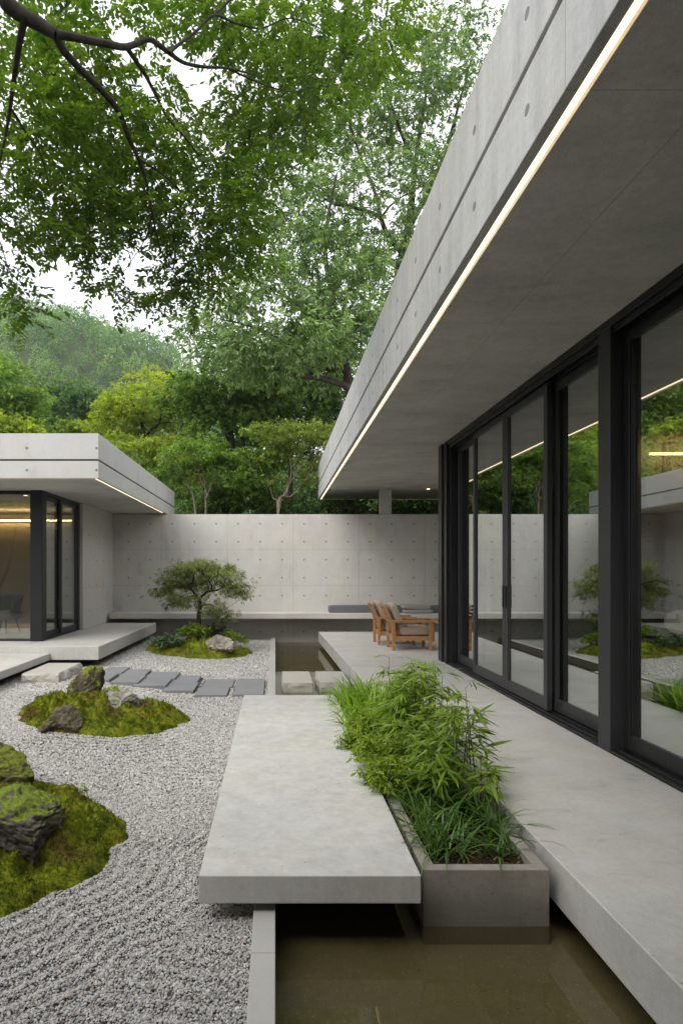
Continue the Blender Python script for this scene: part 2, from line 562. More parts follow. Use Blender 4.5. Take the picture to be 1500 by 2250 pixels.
M['bulb'] = emit('downlight_lamp', (1.0, .82, .5), 5.0)
M['slate'] = concrete('slate_paver', (.22, .223, .236), streak=.3, flat=True, pits=.2, var=.16, rough=.6)
M['granite'] = concrete('granite_step', (.42, .40, .36), streak=.2, flat=True, pits=.4, var=.16, rough=.8)
M['groove'] = plain('groove_shadow_gap', (.05, .05, .05), .9)
M['soil'] = plain('planting_soil', (.035, .024, .016), .95, .1, nscale=60, namp=.7, bump=.9, bscale=90)

WALL_Y = 13.5
def gz(x, y):
    """gravel level: climbs a little towards the pavilion"""
    return -.22 + .10 * sstep(.8, 2.7, -np.asarray(x, float)) + 0 * np.asarray(y, float)

# ------------------------------------------------------------------ garden house (right)
house = thing('garden_house', 'long low concrete house with deep flat roof and black sliding glass doors', 'house', (4.5, 6.0, 0))
RX, RZ, RT = 1.12, 3.21, 4.095
RY0, RY1 = -2.5, 15.6
roof = MB().box(RX, 8.6, RY0, RY1, 3.612, RT).build('roof', M['fascia'], house, bevel=.006)
g = MB().box(RX + .03, 8.6, RY0 + .03, RY1 - .03, 3.578, 3.612).build('roof_groove', M['groove'], roof)
MB().prism([(RX, RY0), (RX + .05, RY0), (RX + .05, RY1 - .05), (8.6, RY1 - .05), (8.6, RY1), (RX, RY1)], RZ, 3.578).build('fascia', M['fascia'], roof, bevel=.005)
MB().box(RX + .095, 8.6, RY0, RY1 - .095, RZ, 3.5775).build('soffit', M['soffit'], roof, bevel=.003)
MB().box(RX + .05, RX + .095, RY0, RY1 - .05, RZ + .030, 3.577).box(RX + .095, 8.6, RY1 - .095, RY1 - .05, RZ + .030, 3.577).build('light_channel', M['groove'], roof)
MB().box(RX + .069, RX + .079, RY0, RY1 - .062, RZ - .002, RZ + .0295).box(RX + .079, 8.6, RY1 - .083, RY1 - .062, RZ + .012, RZ + .0295).build('light_strip', M['led'], roof)
MB().box(2.40, 2.66, WALL_Y + .06, WALL_Y + .26, 2.628, RZ).build('post', M['wall'], house, bevel=.006)
dl = MB().lathe([(.055, 0), (.055, -.008), (.04, -.008)], (3.48, 13.5, RZ), 20).build('downlight', M['frame2'], roof)
MB().lathe([(.0405, -.006), (.0005, -.006)], (3.48, 13.5, RZ), 20).build('lamp', M['bulb'], dl)

# walls behind the glass
MB().box(2.74, 8.4, 8.62, 8.86, 0.0, RZ).build('wall', M['wall'], house, bevel=.005)
MB().box(8.2, 8.4, -2.4, 8.62, 0.0, RZ).build('wall', M['plaster'], house)
MB().box(2.5, 8.2, -2.4, -2.2, 0.0, RZ).build('wall', M['plaster'], house)
MB().box(2.72, 8.2, -2.2, 8.62, -.05, .012).build('interior_floor', M['floor_in'], house)
MB().box(5.35, 8.1, 8.44, 8.48, 3.00, 3.03).build('light_strip', M['cove'], house)

# glazing: fixed frame with rails, jambs and post, then the sliding leaves
fr = MB()
fr.box(2.47, 2.72, -2.2, 8.46, .0, .022).box(2.50, 2.515, -2.2, 8.46, .022, .04).box(2.575, 2.59, -2.2, 8.46, .022, .04).box(2.66, 2.72, -2.2, 8.46, .022, .05)
fr.box(2.46, 2.72, -2.2, 8.46, 3.15, RZ).box(2.485, 2.50, -2.2, 8.46, 3.10, 3.15).box(2.575, 2.59, -2.2, 8.46, 3.10, 3.15).box(2.66, 2.72, -2.2, 8.46, 3.09, 3.15)
for k, (xa, ya, yb) in enumerate(((2.445, 8.72, 8.90), (2.47, 8.60, 8.72), (2.455, 8.52, 8.60), (2.50, 8.46, 8.52))):
    fr.box(xa, 2.738, ya, yb, 0, RZ - .002)
fr.build('door_frame', M['frame'], house, bevel=.004)
def leaf(y0, y1, x, handle=None, st=.075, mat='frame2'):
    f = MB()
    z0, z1 = .042, 3.10
    d = .052
    f.box(x, x + d, y0, y0 + st, z0, z1).box(x, x + d, y1 - st, y1, z0, z1)
    f.box(x + .003, x + d - .003, y0 + st, y1 - st, z0, z0 + .115).box(x + .003, x + d - .003, y0 + st, y1 - st, z1 - .085, z1)
    f.box(x + .012, x + d - .012, y0 + st, y0 + st + .012, z0 + .115, z1 - .085).box(x + .012, x + d - .012, y1 - st - .012, y1 - st, z0 + .115, z1 - .085)
    o = f.build('sliding_door', M[mat], house, bevel=.004)
    MB().box(x + .02, x + .032, y0 + st, y1 - st, z0 + .11, z1 - .08).build('pane', M['glass'], o)
    if handle is not None:
        MB().box(x - .006, x - .001, handle - .009, handle + .009, .94, 1.18).box(x - .012, x - .0062, handle - .009, handle - .005, .94, 1.18).box(x - .012, x - .0062, handle + .005, handle + .009, .94, 1.18).build('handle', M['frame'], o, bevel=.002)
    return o
leaf(7.46, 8.45, 2.60)
leaf(6.51, 7.56, 2.52, 6.55)
leaf(5.50, 6.505, 2.52, 6.46)
leaf(4.535, 5.57, 2.60)
leaf(3.28, 4.355, 2.56, st=.07, mat='frame')
leaf(2.23, 3.34, 2.62)
leaf(1.16, 2.225, 2.52)
leaf(.05, 1.15, 2.60)
leaf(-1.08, .04, 2.52)
leaf(-2.19, -1.09, 2.60)
MB().box(2.464, 2.67, 4.362, 4.528, .0, 3.206).build('post', M['frame2'], house, bevel=.006)

# unseen wing added behind the camera to shade the near front faces
MB().box(-16, RX - .002, -6.0, -.3, RZ, RT).build('added_wing_roof', M['fascia'], house, bevel=.006)
MB().box(-16, 2.4, -3.2, -3.0, -.4, RZ - .002).build('added_wing_wall', M['plaster'], house)

# terrace in front of the house: one floating slab
ter = MB().prism([(1.312, -2.4), (2.47, -2.4), (2.47, 8.95), (8.5, 8.95), (8.5, 13.0), (.943, 13.0), (1.085, 6.6), (1.312, 6.6)], -.216, 0.0).build('terrace', M['deck'], bevel=.006)
ter["kind"] = 'structure'
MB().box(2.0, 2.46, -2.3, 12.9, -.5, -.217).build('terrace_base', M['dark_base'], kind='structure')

# ------------------------------------------------------------------ boundary wall, bench
bw = MB().box(-9.6, 8.5, WALL_Y, WALL_Y + .25, -.6, 2.627).build('boundary_wall', M['wall'], bevel=.006)
tag(bw, 'long grey concrete wall with rows of tie holes closing the back of the garden', 'wall')
be = MB().box(-3.64, 8.2, 12.98, WALL_Y - .003, .285, .405).build('concrete_bench', M['bench'], bevel=.006)
tag(be, 'long floating concrete bench along the foot of the back wall', 'bench')

def bolster(x0, x1, y, z, r, label, col, group=None):
    m = MB().pillow(((x0 + x1) / 2, y, z), ((x1 - x0) / 2, r * 1.05, r), .2, nu=48, nv=20)
    o = m.build('bolster', col, smooth=True)
    tag(o, label, 'bolster', group)
    return o
fab = plain('grey_woven_fabric', (.135, .14, .15), .95, .1, nscale=90, namp=.12, bump=.5, bscale=500)
fab2 = plain('pale_grey_fabric', (.27, .265, .25), .95, .1, nscale=90, namp=.12, bump=.5, bscale=500)
fab3 = plain('beige_canvas', (.36, .295, .23), .95, .1, nscale=120, namp=.12, bump=.5, bscale=500)
bolster(1.18, 2.82, 13.22, .49, .083, 'long dark grey bolster on the bench, left of the pale cushions', fab)
bolster(3.44, 4.7, 13.24, .485, .08, 'dark grey bolster on the bench at the right of the pale cushions', fab)
c1 = MB().pillow((3.14, 13.16, .445), (.33, .20, .040), .25).build('seat_pad', fab2, smooth=True)
tag(c1, 'grey flat cushion lying on the bench under the paler one', 'cushion')
c2 = MB().pillow((3.10, 13.17, .535), (.32, .19, .050), .3, rot=((.998, 0, .05), (0, 1, 0), (-.05, 0, .998))).build('seat_pad', fab2, smooth=True)
tag(c2, 'pale grey cushion stacked on top of another on the bench', 'cushion')

# ------------------------------------------------------------------ pavilion (left)
pav = thing('garden_pavilion', 'low concrete pavilion with overhanging flat roof and corner glazing', 'pavilion', (-5.5, 11.5, 0))
PX, PY, PZ = -2.483, 8.32, 2.645
pr = MB().box(-9.6, PX, PY, 14.6, 2.912, 3.275).build('roof', M['pfascia'], pav, bevel=.005)
MB().box(-9.6, PX - .02, PY + .02, 14.58, 2.888, 2.912).build('roof_groove', M['groove'], pr)
MB().prism([(-9.6, PY), (PX, PY), (PX, 14.6), (PX - .045, 14.6), (PX - .045, PY + .045), (-9.6, PY + .045)], PZ, 2.888).build('fascia', M['pfascia'], pr, bevel=.004)
MB().box(-9.6, PX - .085, PY + .085, 14.5, PZ, 2.887).build('soffit', M['soffit'], pr, bevel=.003)
MB().box(PX - .079, PX - .05, PY + .05, 13.45, PZ + .010, PZ + .035).box(-9.6, PX - .079, PY + .051, PY + .079, PZ + .014, PZ + .035).build('light_strip', M['led'], pr)
dl = MB().lathe([(.05, 0), (.05, -.008), (.037, -.008)], (-4.30, 10.2, PZ), 20).build('downlight', M['frame2'], pr)
MB().lathe([(.037, -.006), (.0005, -.006)], (-4.30, 10.2, PZ), 20).build('lamp', M['bulb'], dl)
MB().box(-3.92, -3.70, 11.4, WALL_Y - .003, .2, PZ).build('wall', M['pwall'], pav, bevel=.005)
MB().box(-3.955, -3.76, 9.55, 9.74, .2, PZ).build('post', M['frame'], pav, bevel=.006)
f = MB().box(-9, -3.955, 9.60, 9.72, .2, .235).box(-9, -3.955, 9.60, 9.72, PZ - .06, PZ).build('window_frame', M['frame'], pav, bevel=.004)
MB().box(-9, -3.955, 9.655, 9.667, .235, PZ - .06).build('pane', glassmat('pavilion_glass', .16, (.8, .82, .8)), f)
sf = MB().box(-3.90, -3.765, 9.74, 11.4, .2, .235).box(-3.90, -3.765, 9.74, 11.4, PZ - .05, PZ).box(-3.88, -3.765, 11.29, 11.4, .235, PZ - .05).build('door_frame', M['frame'], pav, bevel=.004)
for (y0, y1, x) in ((9.745, 10.56, -3.83), (10.46, 11.29, -3.785)):
    z0, z1, st = .237, PZ - .052, .065
    f = MB().box(x - .04, x, y0, y0 + st, z0, z1).box(x - .04, x, y1 - st, y1, z0, z1).box(x - .038, x - .002, y0 + st, y1 - st, z0, z0 + .09).box(x - .038, x - .002, y0 + st, y1 - st, z1 - .07, z1)
    f = f.build('sliding_door', M['frame2'], pav, bevel=.003)
    MB().box(x - .026, x - .014, y0 + st, y1 - st, z0 + .09, z1 - .07).build('pane', M['glass'], f)
MB().box(-9.4, -3.925, 12.75, 12.9, .2, 2.36).build('wall', M['plaster'], pav)
MB().box(-9.4, -3.95, 12.66, 12.72, 2.40, 2.43).build('light_strip', M['cove'], pav)
MB().box(-9.6, -9.45, 9.6, 13.4, .2, PZ).build('wall', M['plaster'], pav)
pd = MB().prism([(-9.6, 8.9), (-2.656, 8.9), (-2.60, 12.93), (-9.6, 12.93)], 0.0, .2).build('deck', M['slab'], pav, bevel=.006)
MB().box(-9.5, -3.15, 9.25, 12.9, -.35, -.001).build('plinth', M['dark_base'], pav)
ss = MB().box(-8.5, -3.385, 6.6, 8.895, .0, .1).build('step_slab', M['slab'], bevel=.006)
tag(ss, 'pale concrete step slab floating below the pavilion deck, at the left edge', 'step')
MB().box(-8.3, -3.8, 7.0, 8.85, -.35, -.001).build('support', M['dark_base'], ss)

# ------------------------------------------------------------------ slab, kerb, planter, stones
pl = MB().box(-.338, .644, 2.615, 6.405, -.125, 0).build('concrete_platform', M['slab'], bevel=.005, seg=3)
tag(pl, 'wide pale concrete slab floating over the gravel and the pond edge', 'platform')
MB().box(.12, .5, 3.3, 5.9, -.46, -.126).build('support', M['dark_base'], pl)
kb = MB().box(-.098, 0, -1.5, WALL_Y - .01, -.5, -.17).build('pond_kerb', M['kerb'], bevel=.004)
tag(kb, 'narrow straight concrete kerb between the gravel and the water', 'kerb')

pt = thing('planter', 'long concrete trough planter standing in the pond beside the platform', 'planter', (.97, 4.4, -.47))
wl = MB()
px0, px1, py0, py1, pz = .68, 1.262, 2.727, 6.3, -.03
wl.box(px0, px1, py0, py0 + .055, -.47, pz).box(px0, px1, py1 - .055, py1, -.47, pz)
wl.box(px0, px0 + .062, py0 + .055, py1 - .055, -.47, pz).box(px1 - .055, px1, py0 + .055, py1 - .055, -.47, pz)
wl.build('trough', M['edge'], pt, bevel=.004)
n = 40
gx, gy = np.meshgrid(np.linspace(px0 + .06, px1 - .05, 14), np.linspace(py0 + .05, py1 - .05, 70))
sp = np.stack([gx.ravel(), gy.ravel(), -.075 + .012 * fbm(np.stack([gx.ravel() * 14, gy.ravel() * 14, 0 * gx.ravel()], 1), 3)], 1)
MB().grid(sp, 14, 70).build('soil', M['soil'], pt, smooth=True)

def rough_block(name, label, x0, x1, y0, y1, z0, z1, amp=.018, seed=0):
    """flat topped block with split, uneven sides"""
    def side(a, b, nu, nv):
        u = np.linspace(0, 1, nu); v = np.linspace(0, 1, nv)
        uu, vv = np.meshgrid(u, v)
        return A(a)[None] + (A(b) - A(a))[None] * uu.ravel()[:, None], vv.ravel()
    m = MB()
    crn = [(x0, y0), (x1, y0), (x1, y1), (x0, y1)]
    c = A([(x0 + x1) / 2, (y0 + y1) / 2])
    ring = []
    nper = 26
    for i in range(4):
        a, b = A(crn[i]), A(crn[(i + 1) % 4])
        for k in range(nper):
            ring.append(a + (b - a) * k / nper)
    ring = A(ring); nr = len(ring)
    nv = 9
    rows = []
    for j in range(nv):
        t = j / (nv - 1)
        q = np.column_stack([ring, np.full(nr, z1 - t * (z1 - z0))])
        nn = fbm(q * 9 + seed * 7.7, 4, seed) * amp + np.abs(vnoise(q * 5 + 3 + seed, seed)) * amp * .8
        out = (ring - c) / np.linalg.norm(ring - c, axis=1)[:, None]
        k = math.sin(math.pi * min(1, t * 1.0)) * .9 + .15 if j else 0
        q[:, :2] += out * (nn * (1.0 if j else .25) + amp * .9 * (1 if 0 < j else 0) * k - t ** 4 * amp * 1.4)[:, None]
        rows.append(q)
    V = np.concatenate(rows)
    f = []
    for j in range(nv - 1):
        for k in range(nr):
            f.append((j * nr + k, (j + 1) * nr + k, (j + 1) * nr + (k + 1) % nr, j * nr + (k + 1) % nr))
    m.add(V, f)
    m.f.append(np.arange(nr)[None, :] + 0)
    o = m.build(name, M['granite'], bevel=0)
    return tag(o, label, 'stepping stone')
rough_block('stepping_stone', 'thick pale granite step with split sides on the gravel by the pavilion', -3.30, -2.84, 7.75, 8.62, -.2, .0, .03, 1)
rough_block('stepping_stone', 'pale granite block standing in the water by the kerb', .105, .50, 7.955, 8.86, -.45, -.165, .016, 2)
rough_block('stepping_stone', 'pale granite block in the water against the terrace, half behind the plants', .60, 1.0, 8.0, 8.86, -.45, -.165, .016, 3)

# slate pavers: pairs of slabs set in the gravel, stepping away from the slab
PZT = -.19
def py_at(py, z): return F * (E - z) / (py - VY)
names = ['nearest the concrete platform', 'second from the concrete platform', 'third from the concrete platform', 'fourth from the platform', 'fifth from the platform', 'farthest left, half behind the mossy rock']
PAV = []
rows_ = [(512, 579, 1526, 1491, 1), (428, 498, 1527, 1491.5, 2), (357, 425, 1517, 1484, 2), (292, 364, 1506, 1475.6, 2), (243, 303, 1499, 1470, 2), (188, 240, 1493, 1465, 2)]
for k, (xa, xb, yn, yf, nn) in enumerate(rows_):
    zt = float(gz((.5 * (xa + xb) - VX) / F * 8.3, 0)) + .028
    Y0, Y1 = py_at(yn, zt), py_at(yf, zt)
    X0, X1 = (xa - VX) / F * Y0, (xb - VX) / F * Y0
    PAV.append((X0 - .015, X1 + .015, Y0 - .015, Y1 + .015))
    cuts = [Y0, Y1] if nn == 1 else [Y0, (Y0 + Y1) / 2 + .02 * (-1) ** k, Y1]
    for j in range(nn):
        dx = .03 * (j if k % 2 else -j)
        o = MB().box(X0 + dx, X1 + dx, cuts[j] + .012, cuts[j + 1] - .012, zt - .06, zt).build('slate_paver', M['slate'], bevel=.004)
        lab = ('dark slate paver set in gravel, ' if nn == 1 else ('front dark slate slab of the pair ' if j == 0 else 'rear dark slate slab of the pair ')) + names[k]
        tag(o, lab, 'paver', 'slate pavers crossing the gravel')

# ------------------------------------------------------------------ ground, pond, gravel bed
pf = concrete('pond_floor', (.16, .15, .112), flat=True, streak=.2, pits=.6, var=.3, blotch=1.2, specks=.7)
MB().box(-.0, 2.2, -2.0, WALL_Y - .01, -.52, -.375).build('pond_floor', pf, kind='structure')
MB().grid(np.array([(x, y, -.292) for y in np.linspace(-2, WALL_Y - .01, 40) for x in np.linspace(.0, 2.0, 8)]), 8, 40).build('water', watermat('pond_water'), smooth=True, kind='structure')

MOUNDS = [(-1.38, 10.95, .93, .62, .25, 3), (-1.78, 6.12, .80, .64, .19, 5), (-1.66, 3.32, .80, .84, .15, 9)]
def mound_q(x, y, m):
    cx, cy, rx, ry, h, s = m
    dx, dy = (x - cx) / rx, (y - cy) / ry
    th = np.arctan2(dy, dx)
    w = 1 + .13 * vnoise(np.stack([np.cos(th) * 1.6 + 4, np.sin(th) * 1.6, 0 * th + s], 1), s) + .06 * vnoise(np.stack([np.cos(th) * 6, np.sin(th) * 6, 0 * th + s], 1), s)
    return np.sqrt(dx * dx + dy * dy) / w
def mound_z(x, y, k):
    m = MOUNDS[k]
    x, y = np.atleast_1d(np.asarray(x, float)), np.atleast_1d(np.asarray(y, float))
    q = mound_q(x, y, m)
    prof = m[4] * np.clip(1 - q ** 2, 0, 1) ** .75
    p = np.stack([x, y, 0 * x], 1)
    b = .05 * fbm(p * 3.5, 3, m[5]) + .05 * (.45 - np.abs(vnoise(p * 8, m[5] + 1)) * 2.2) + .034 * (.4 - np.abs(vnoise(p * 15, m[5] + 4)) * 2) + .014 * (.4 - np.abs(vnoise(p * 31, m[5] + 6)) * 2) + .010 * fbm(p * 34, 2, m[5] + 2)
    return gz(x, y) - .01 + prof * (1 + .25 * vnoise(p * 2.2, m[5])) + b * np.clip((1 - q) * 4, 0, 1) + .03 * sstep(1.0, .93, q)
def rake(x, y):
    """raked furrows: rings round the islands, straight lines elsewhere"""
    d = np.full(len(x), 9.0)
    for m in MOUNDS:
        q = mound_q(x, y, m)
        d = np.minimum(d, (q - 1) * (m[2] + m[3]) / 2)
    ring = np.sin(2 * math.pi * d / .085)
    line = np.sin(2 * math.pi * (y + .15 * np.sin(x * 1.3)) / .085)
    w = sstep(.95, .6, d)
    n = vnoise(np.stack([x * 1.5, y * 1.5, 0 * x], 1), 4) * .5 + .6
    return (.0075 * ring * w + .006 * line * (1 - w)) * n, d
gxn, gyn = 150, 320
gx, gy = np.meshgrid(np.linspace(-9.6, -.098, gxn), np.linspace(-1.5, WALL_Y - .005, gyn))
P = np.stack([gx.ravel(), gy.ravel(), gz(gx.ravel(), gy.ravel()) - .012], 1)
gb = plain('gravel_dust', (.20, .19, .175), .95, .1, nscale=90, namp=.5, bump=.8, bscale=150)
MB().grid(P, gxn, gyn).build('gravel_bed', gb, smooth=True, kind='structure')

# pebbles
def scatter(x0, x1, y0, y1, dens):
    n = int((x1 - x0) * (y1 - y0) * dens)
    return np.stack([rng.uniform(x0, x1, n), rng.uniform(y0, y1, n)], 1)
pts, scl = [], []
for (x0, x1, y0, y1, dens, s) in ((-2.6, -.1, 1.5, 4.2, 26000, .0045), (-3.6, -.1, 4.2, 7.2, 13000, .0062), (-3.6, -.1, 7.2, 13.4, 5000, .0098)):
    p = scatter(x0, x1, y0, y1, dens)
    p = p[(p[:, 0] > -.50 * p[:, 1] - .55)]
    p = p[~((p[:, 0] < -2.9) & (p[:, 1] > 9.0))]
    pts.append(p); scl.append(np.full(len(p), s))
p = np.concatenate(pts); s = np.concatenate(scl)
hr, dd = rake(p[:, 0], p[:, 1])
keep = dd > .0
for (xa, xb, ya, yb) in PAV + [(-3.27, -2.87, 7.8, 8.6)]:
    keep &= ~((p[:, 0] > xa) & (p[:, 0] < xb) & (p[:, 1] > ya) & (p[:, 1] < yb))
p, s, hr = p[keep], s[keep], hr[keep]
s = s * np.exp(rng.normal(0, .24, len(s)))
z = gz(p[:, 0], p[:, 1]) - .006 + hr + rng.uniform(-.002, .006, len(s))
me = bpy.data.meshes.new('gravel')
me.vertices.add(len(p))
me.vertices.foreach_set('co', np.column_stack([p, z]).astype(np.float32).ravel())
def vattr(name, typ, data, prop):
    a = me.attributes.new(name, typ, 'POINT'); a.data.foreach_set(prop, np.asarray(data, np.float32).ravel())
vattr('rot', 'FLOAT_VECTOR', np.column_stack([rng.normal(0, .35, len(p)), rng.normal(0, .35, len(p)), rng.uniform(0, 6.28, len(p))]), 'vector')
vattr('scl', 'FLOAT_VECTOR', s[:, None] * np.column_stack([rng.uniform(.95, 1.4, len(p)), rng.uniform(.75, 1.05, len(p)), rng.uniform(.6, .9, len(p))]), 'vector')
vattr('tint', 'FLOAT', rng.uniform(0, 1, len(p)), 'value')
gv = bpy.data.objects.new('gravel', me); COL.objects.link(gv); gv["kind"] = 'stuff'
t = NT('gravel_pebble')
at = t.n("ShaderNodeAttribute", attribute_name='tint', attribute_type='INSTANCER')
cr = t.n("ShaderNodeValToRGB")
el = cr.color_ramp.elements
el[0].position = 0; el[0].color = (.19, .185, .172, 1)
el[1].position = 1; el[1].color = (.60, .59, .565, 1)
for pos_, c_ in ((.25, (.355, .345, .325)), (.5, (.415, .405, .385)), (.72, (.47, .457, .43)), (.78, (.43, .35, .28)), (.82, (.50, .488, .465))):
    e_ = el.new(pos_); e_.color = c_ + (1,)
t.l(at.outputs['Fac'], cr.inputs[0]); t.l(cr.outputs[0], t.p.inputs['Base Color'])
t.p.inputs['Roughness'].default_value = .85
t.p.inputs['Specular IOR Level'].default_value = .25
ng = bpy.data.node_groups.new('pebbles', 'GeometryNodeTree')
ng.interface.new_socket('Geometry', in_out='INPUT', socket_type='NodeSocketGeometry')
ng.interface.new_socket('Geometry', in_out='OUTPUT', socket_type='NodeSocketGeometry')
gi = ng.nodes.new('NodeGroupInput'); go = ng.nodes.new('NodeGroupOutput')
ic = ng.nodes.new('GeometryNodeMeshIcoSphere'); ic.inputs['Radius'].default_value = 1.0; ic.inputs['Subdivisions'].default_value = 2
ns = ng.nodes.new('ShaderNodeTexNoise'); ns.inputs['Scale'].default_value = 1.1; ns.inputs['Detail'].default_value = 1
sub = ng.nodes.new('ShaderNodeVectorMath'); sub.operation = 'SUBTRACT'; sub.inputs[1].default_value = (.5, .5, .5)
sc_ = ng.nodes.new('ShaderNodeVectorMath'); sc_.operation = 'SCALE'; sc_.inputs['Scale'].default_value = .6
sp_ = ng.nodes.new('GeometryNodeSetPosition')
sm_ = ng.nodes.new('GeometryNodeSetShadeSmooth')
mt_ = ng.nodes.new('GeometryNodeSetMaterial'); mt_.inputs['Material'].default_value = t.m
io = ng.nodes.new('GeometryNodeInstanceOnPoints')
def nattr(name, typ):
    a = ng.nodes.new('GeometryNodeInputNamedAttribute'); a.data_type = typ; a.inputs['Name'].default_value = name
    return a.outputs['Attribute']
L_ = ng.links.new
L_(ns.outputs['Color'], sub.inputs[0]); L_(sub.outputs[0], sc_.inputs[0]); L_(sc_.outputs[0], sp_.inputs['Offset'])
L_(ic.outputs['Mesh'], sp_.inputs['Geometry']); L_(sp_.outputs[0], sm_.inputs[0]); L_(sm_.outputs[0], mt_.inputs[0])
L_(gi.outputs[0], io.inputs['Points']); L_(mt_.outputs[0], io.inputs['Instance'])
L_(nattr('rot', 'FLOAT_VECTOR'), io.inputs['Rotation']); L_(nattr('scl', 'FLOAT_VECTOR'), io.inputs['Scale'])
L_(io.outputs[0], go.inputs[0])
me.materials.append(t.m)
gv.modifiers.new('pebbles', 'NODES').node_group = ng

# ------------------------------------------------------------------ terrain behind the wall
def terrain(x, y):
    x = np.asarray(x, float); y = np.asarray(y, float)
    h = -.62 + .9 * sstep(14, 20, y) + 3.6 * sstep(18, 45, y)
    ridge = 66 - .23 * (x + 75) - 1.2 * np.maximum(x + 28, 0)
    ridge = np.clip(ridge, 14, 90)
    s = sstep(42, 165, y)
    h = h + ridge * (.35 * s + .65 * s ** 1.6) * (1 - .6 * sstep(175, 330, y))
    n = fbm(np.stack([x * .03, y * .03, 0 * x], -1).reshape(-1, 3), 4, 2).reshape(h.shape)
    return h + n * 3.0 * sstep(35, 80, y)
tx = np.concatenate([np.linspace(-1500, -130, 12), np.linspace(-120, 110, 93), np.linspace(120, 1500, 12)])
ty = np.concatenate([np.linspace(-1500, -20, 10), np.linspace(-10, 14, 5), np.linspace(15, 260, 99), np.linspace(280, 1500, 10)])
gx, gy = np.meshgrid(tx, ty)
tm = plain('forest_floor', (.05, .065, .025), .95, .1, nscale=.5, namp=.5)
MB().grid(np.stack([gx.ravel(), gy.ravel(), terrain(gx.ravel(), gy.ravel())], 1), len(tx), len(ty)).build('ground', tm, smooth=True, kind='structure')

# ------------------------------------------------------------------ trees
BK = {'dark': barkmat('dark_bark', (.012, .010, .008), (.045, .038, .03)),
      'brown': barkmat('brown_bark', (.028, .022, .017), (.085, .068, .052)),
      'pale': barkmat('pale_bark', (.16, .12, .10), (.34, .26, .21))}

def curve(p, q, n=6, sag=0.0, jit=.06, r=None):
    p, q = A(p, float), A(q, float)
    L = np.linalg.norm(q - p)
    t = np.linspace(0, 1, n)[:, None]
    off = rng.normal(0, jit * L, 3)
    pts = p + (q - p) * t + np.sin(math.pi * t) * off + np.sin(2 * math.pi * t) * rng.normal(0, jit * L * .4, 3)
    pts[:, 2] += sag * L * np.sin(math.pi * t[:, 0])
    return pts

def densify(path, rad, n=5):
    """smooth Catmull-Rom through a polyline"""
    P = np.asarray(path, float); R = np.asarray(rad, float)
    out, ro = [], []
    for i in range(len(P) - 1):
        p0, p1, p2, p3 = P[max(i - 1, 0)], P[i], P[i + 1], P[min(i + 2, len(P) - 1)]
        for t in np.linspace(0, 1, n, endpoint=False):
            out.append(.5 * (2 * p1 + (p2 - p0) * t + (2 * p0 - 5 * p1 + 4 * p2 - p3) * t * t + (3 * p1 - p0 - 3 * p2 + p3) * t ** 3))
            ro.append(R[i] + (R[i + 1] - R[i]) * t)
    out.append(P[-1]); ro.append(R[-1])
    return A(out), A(ro)

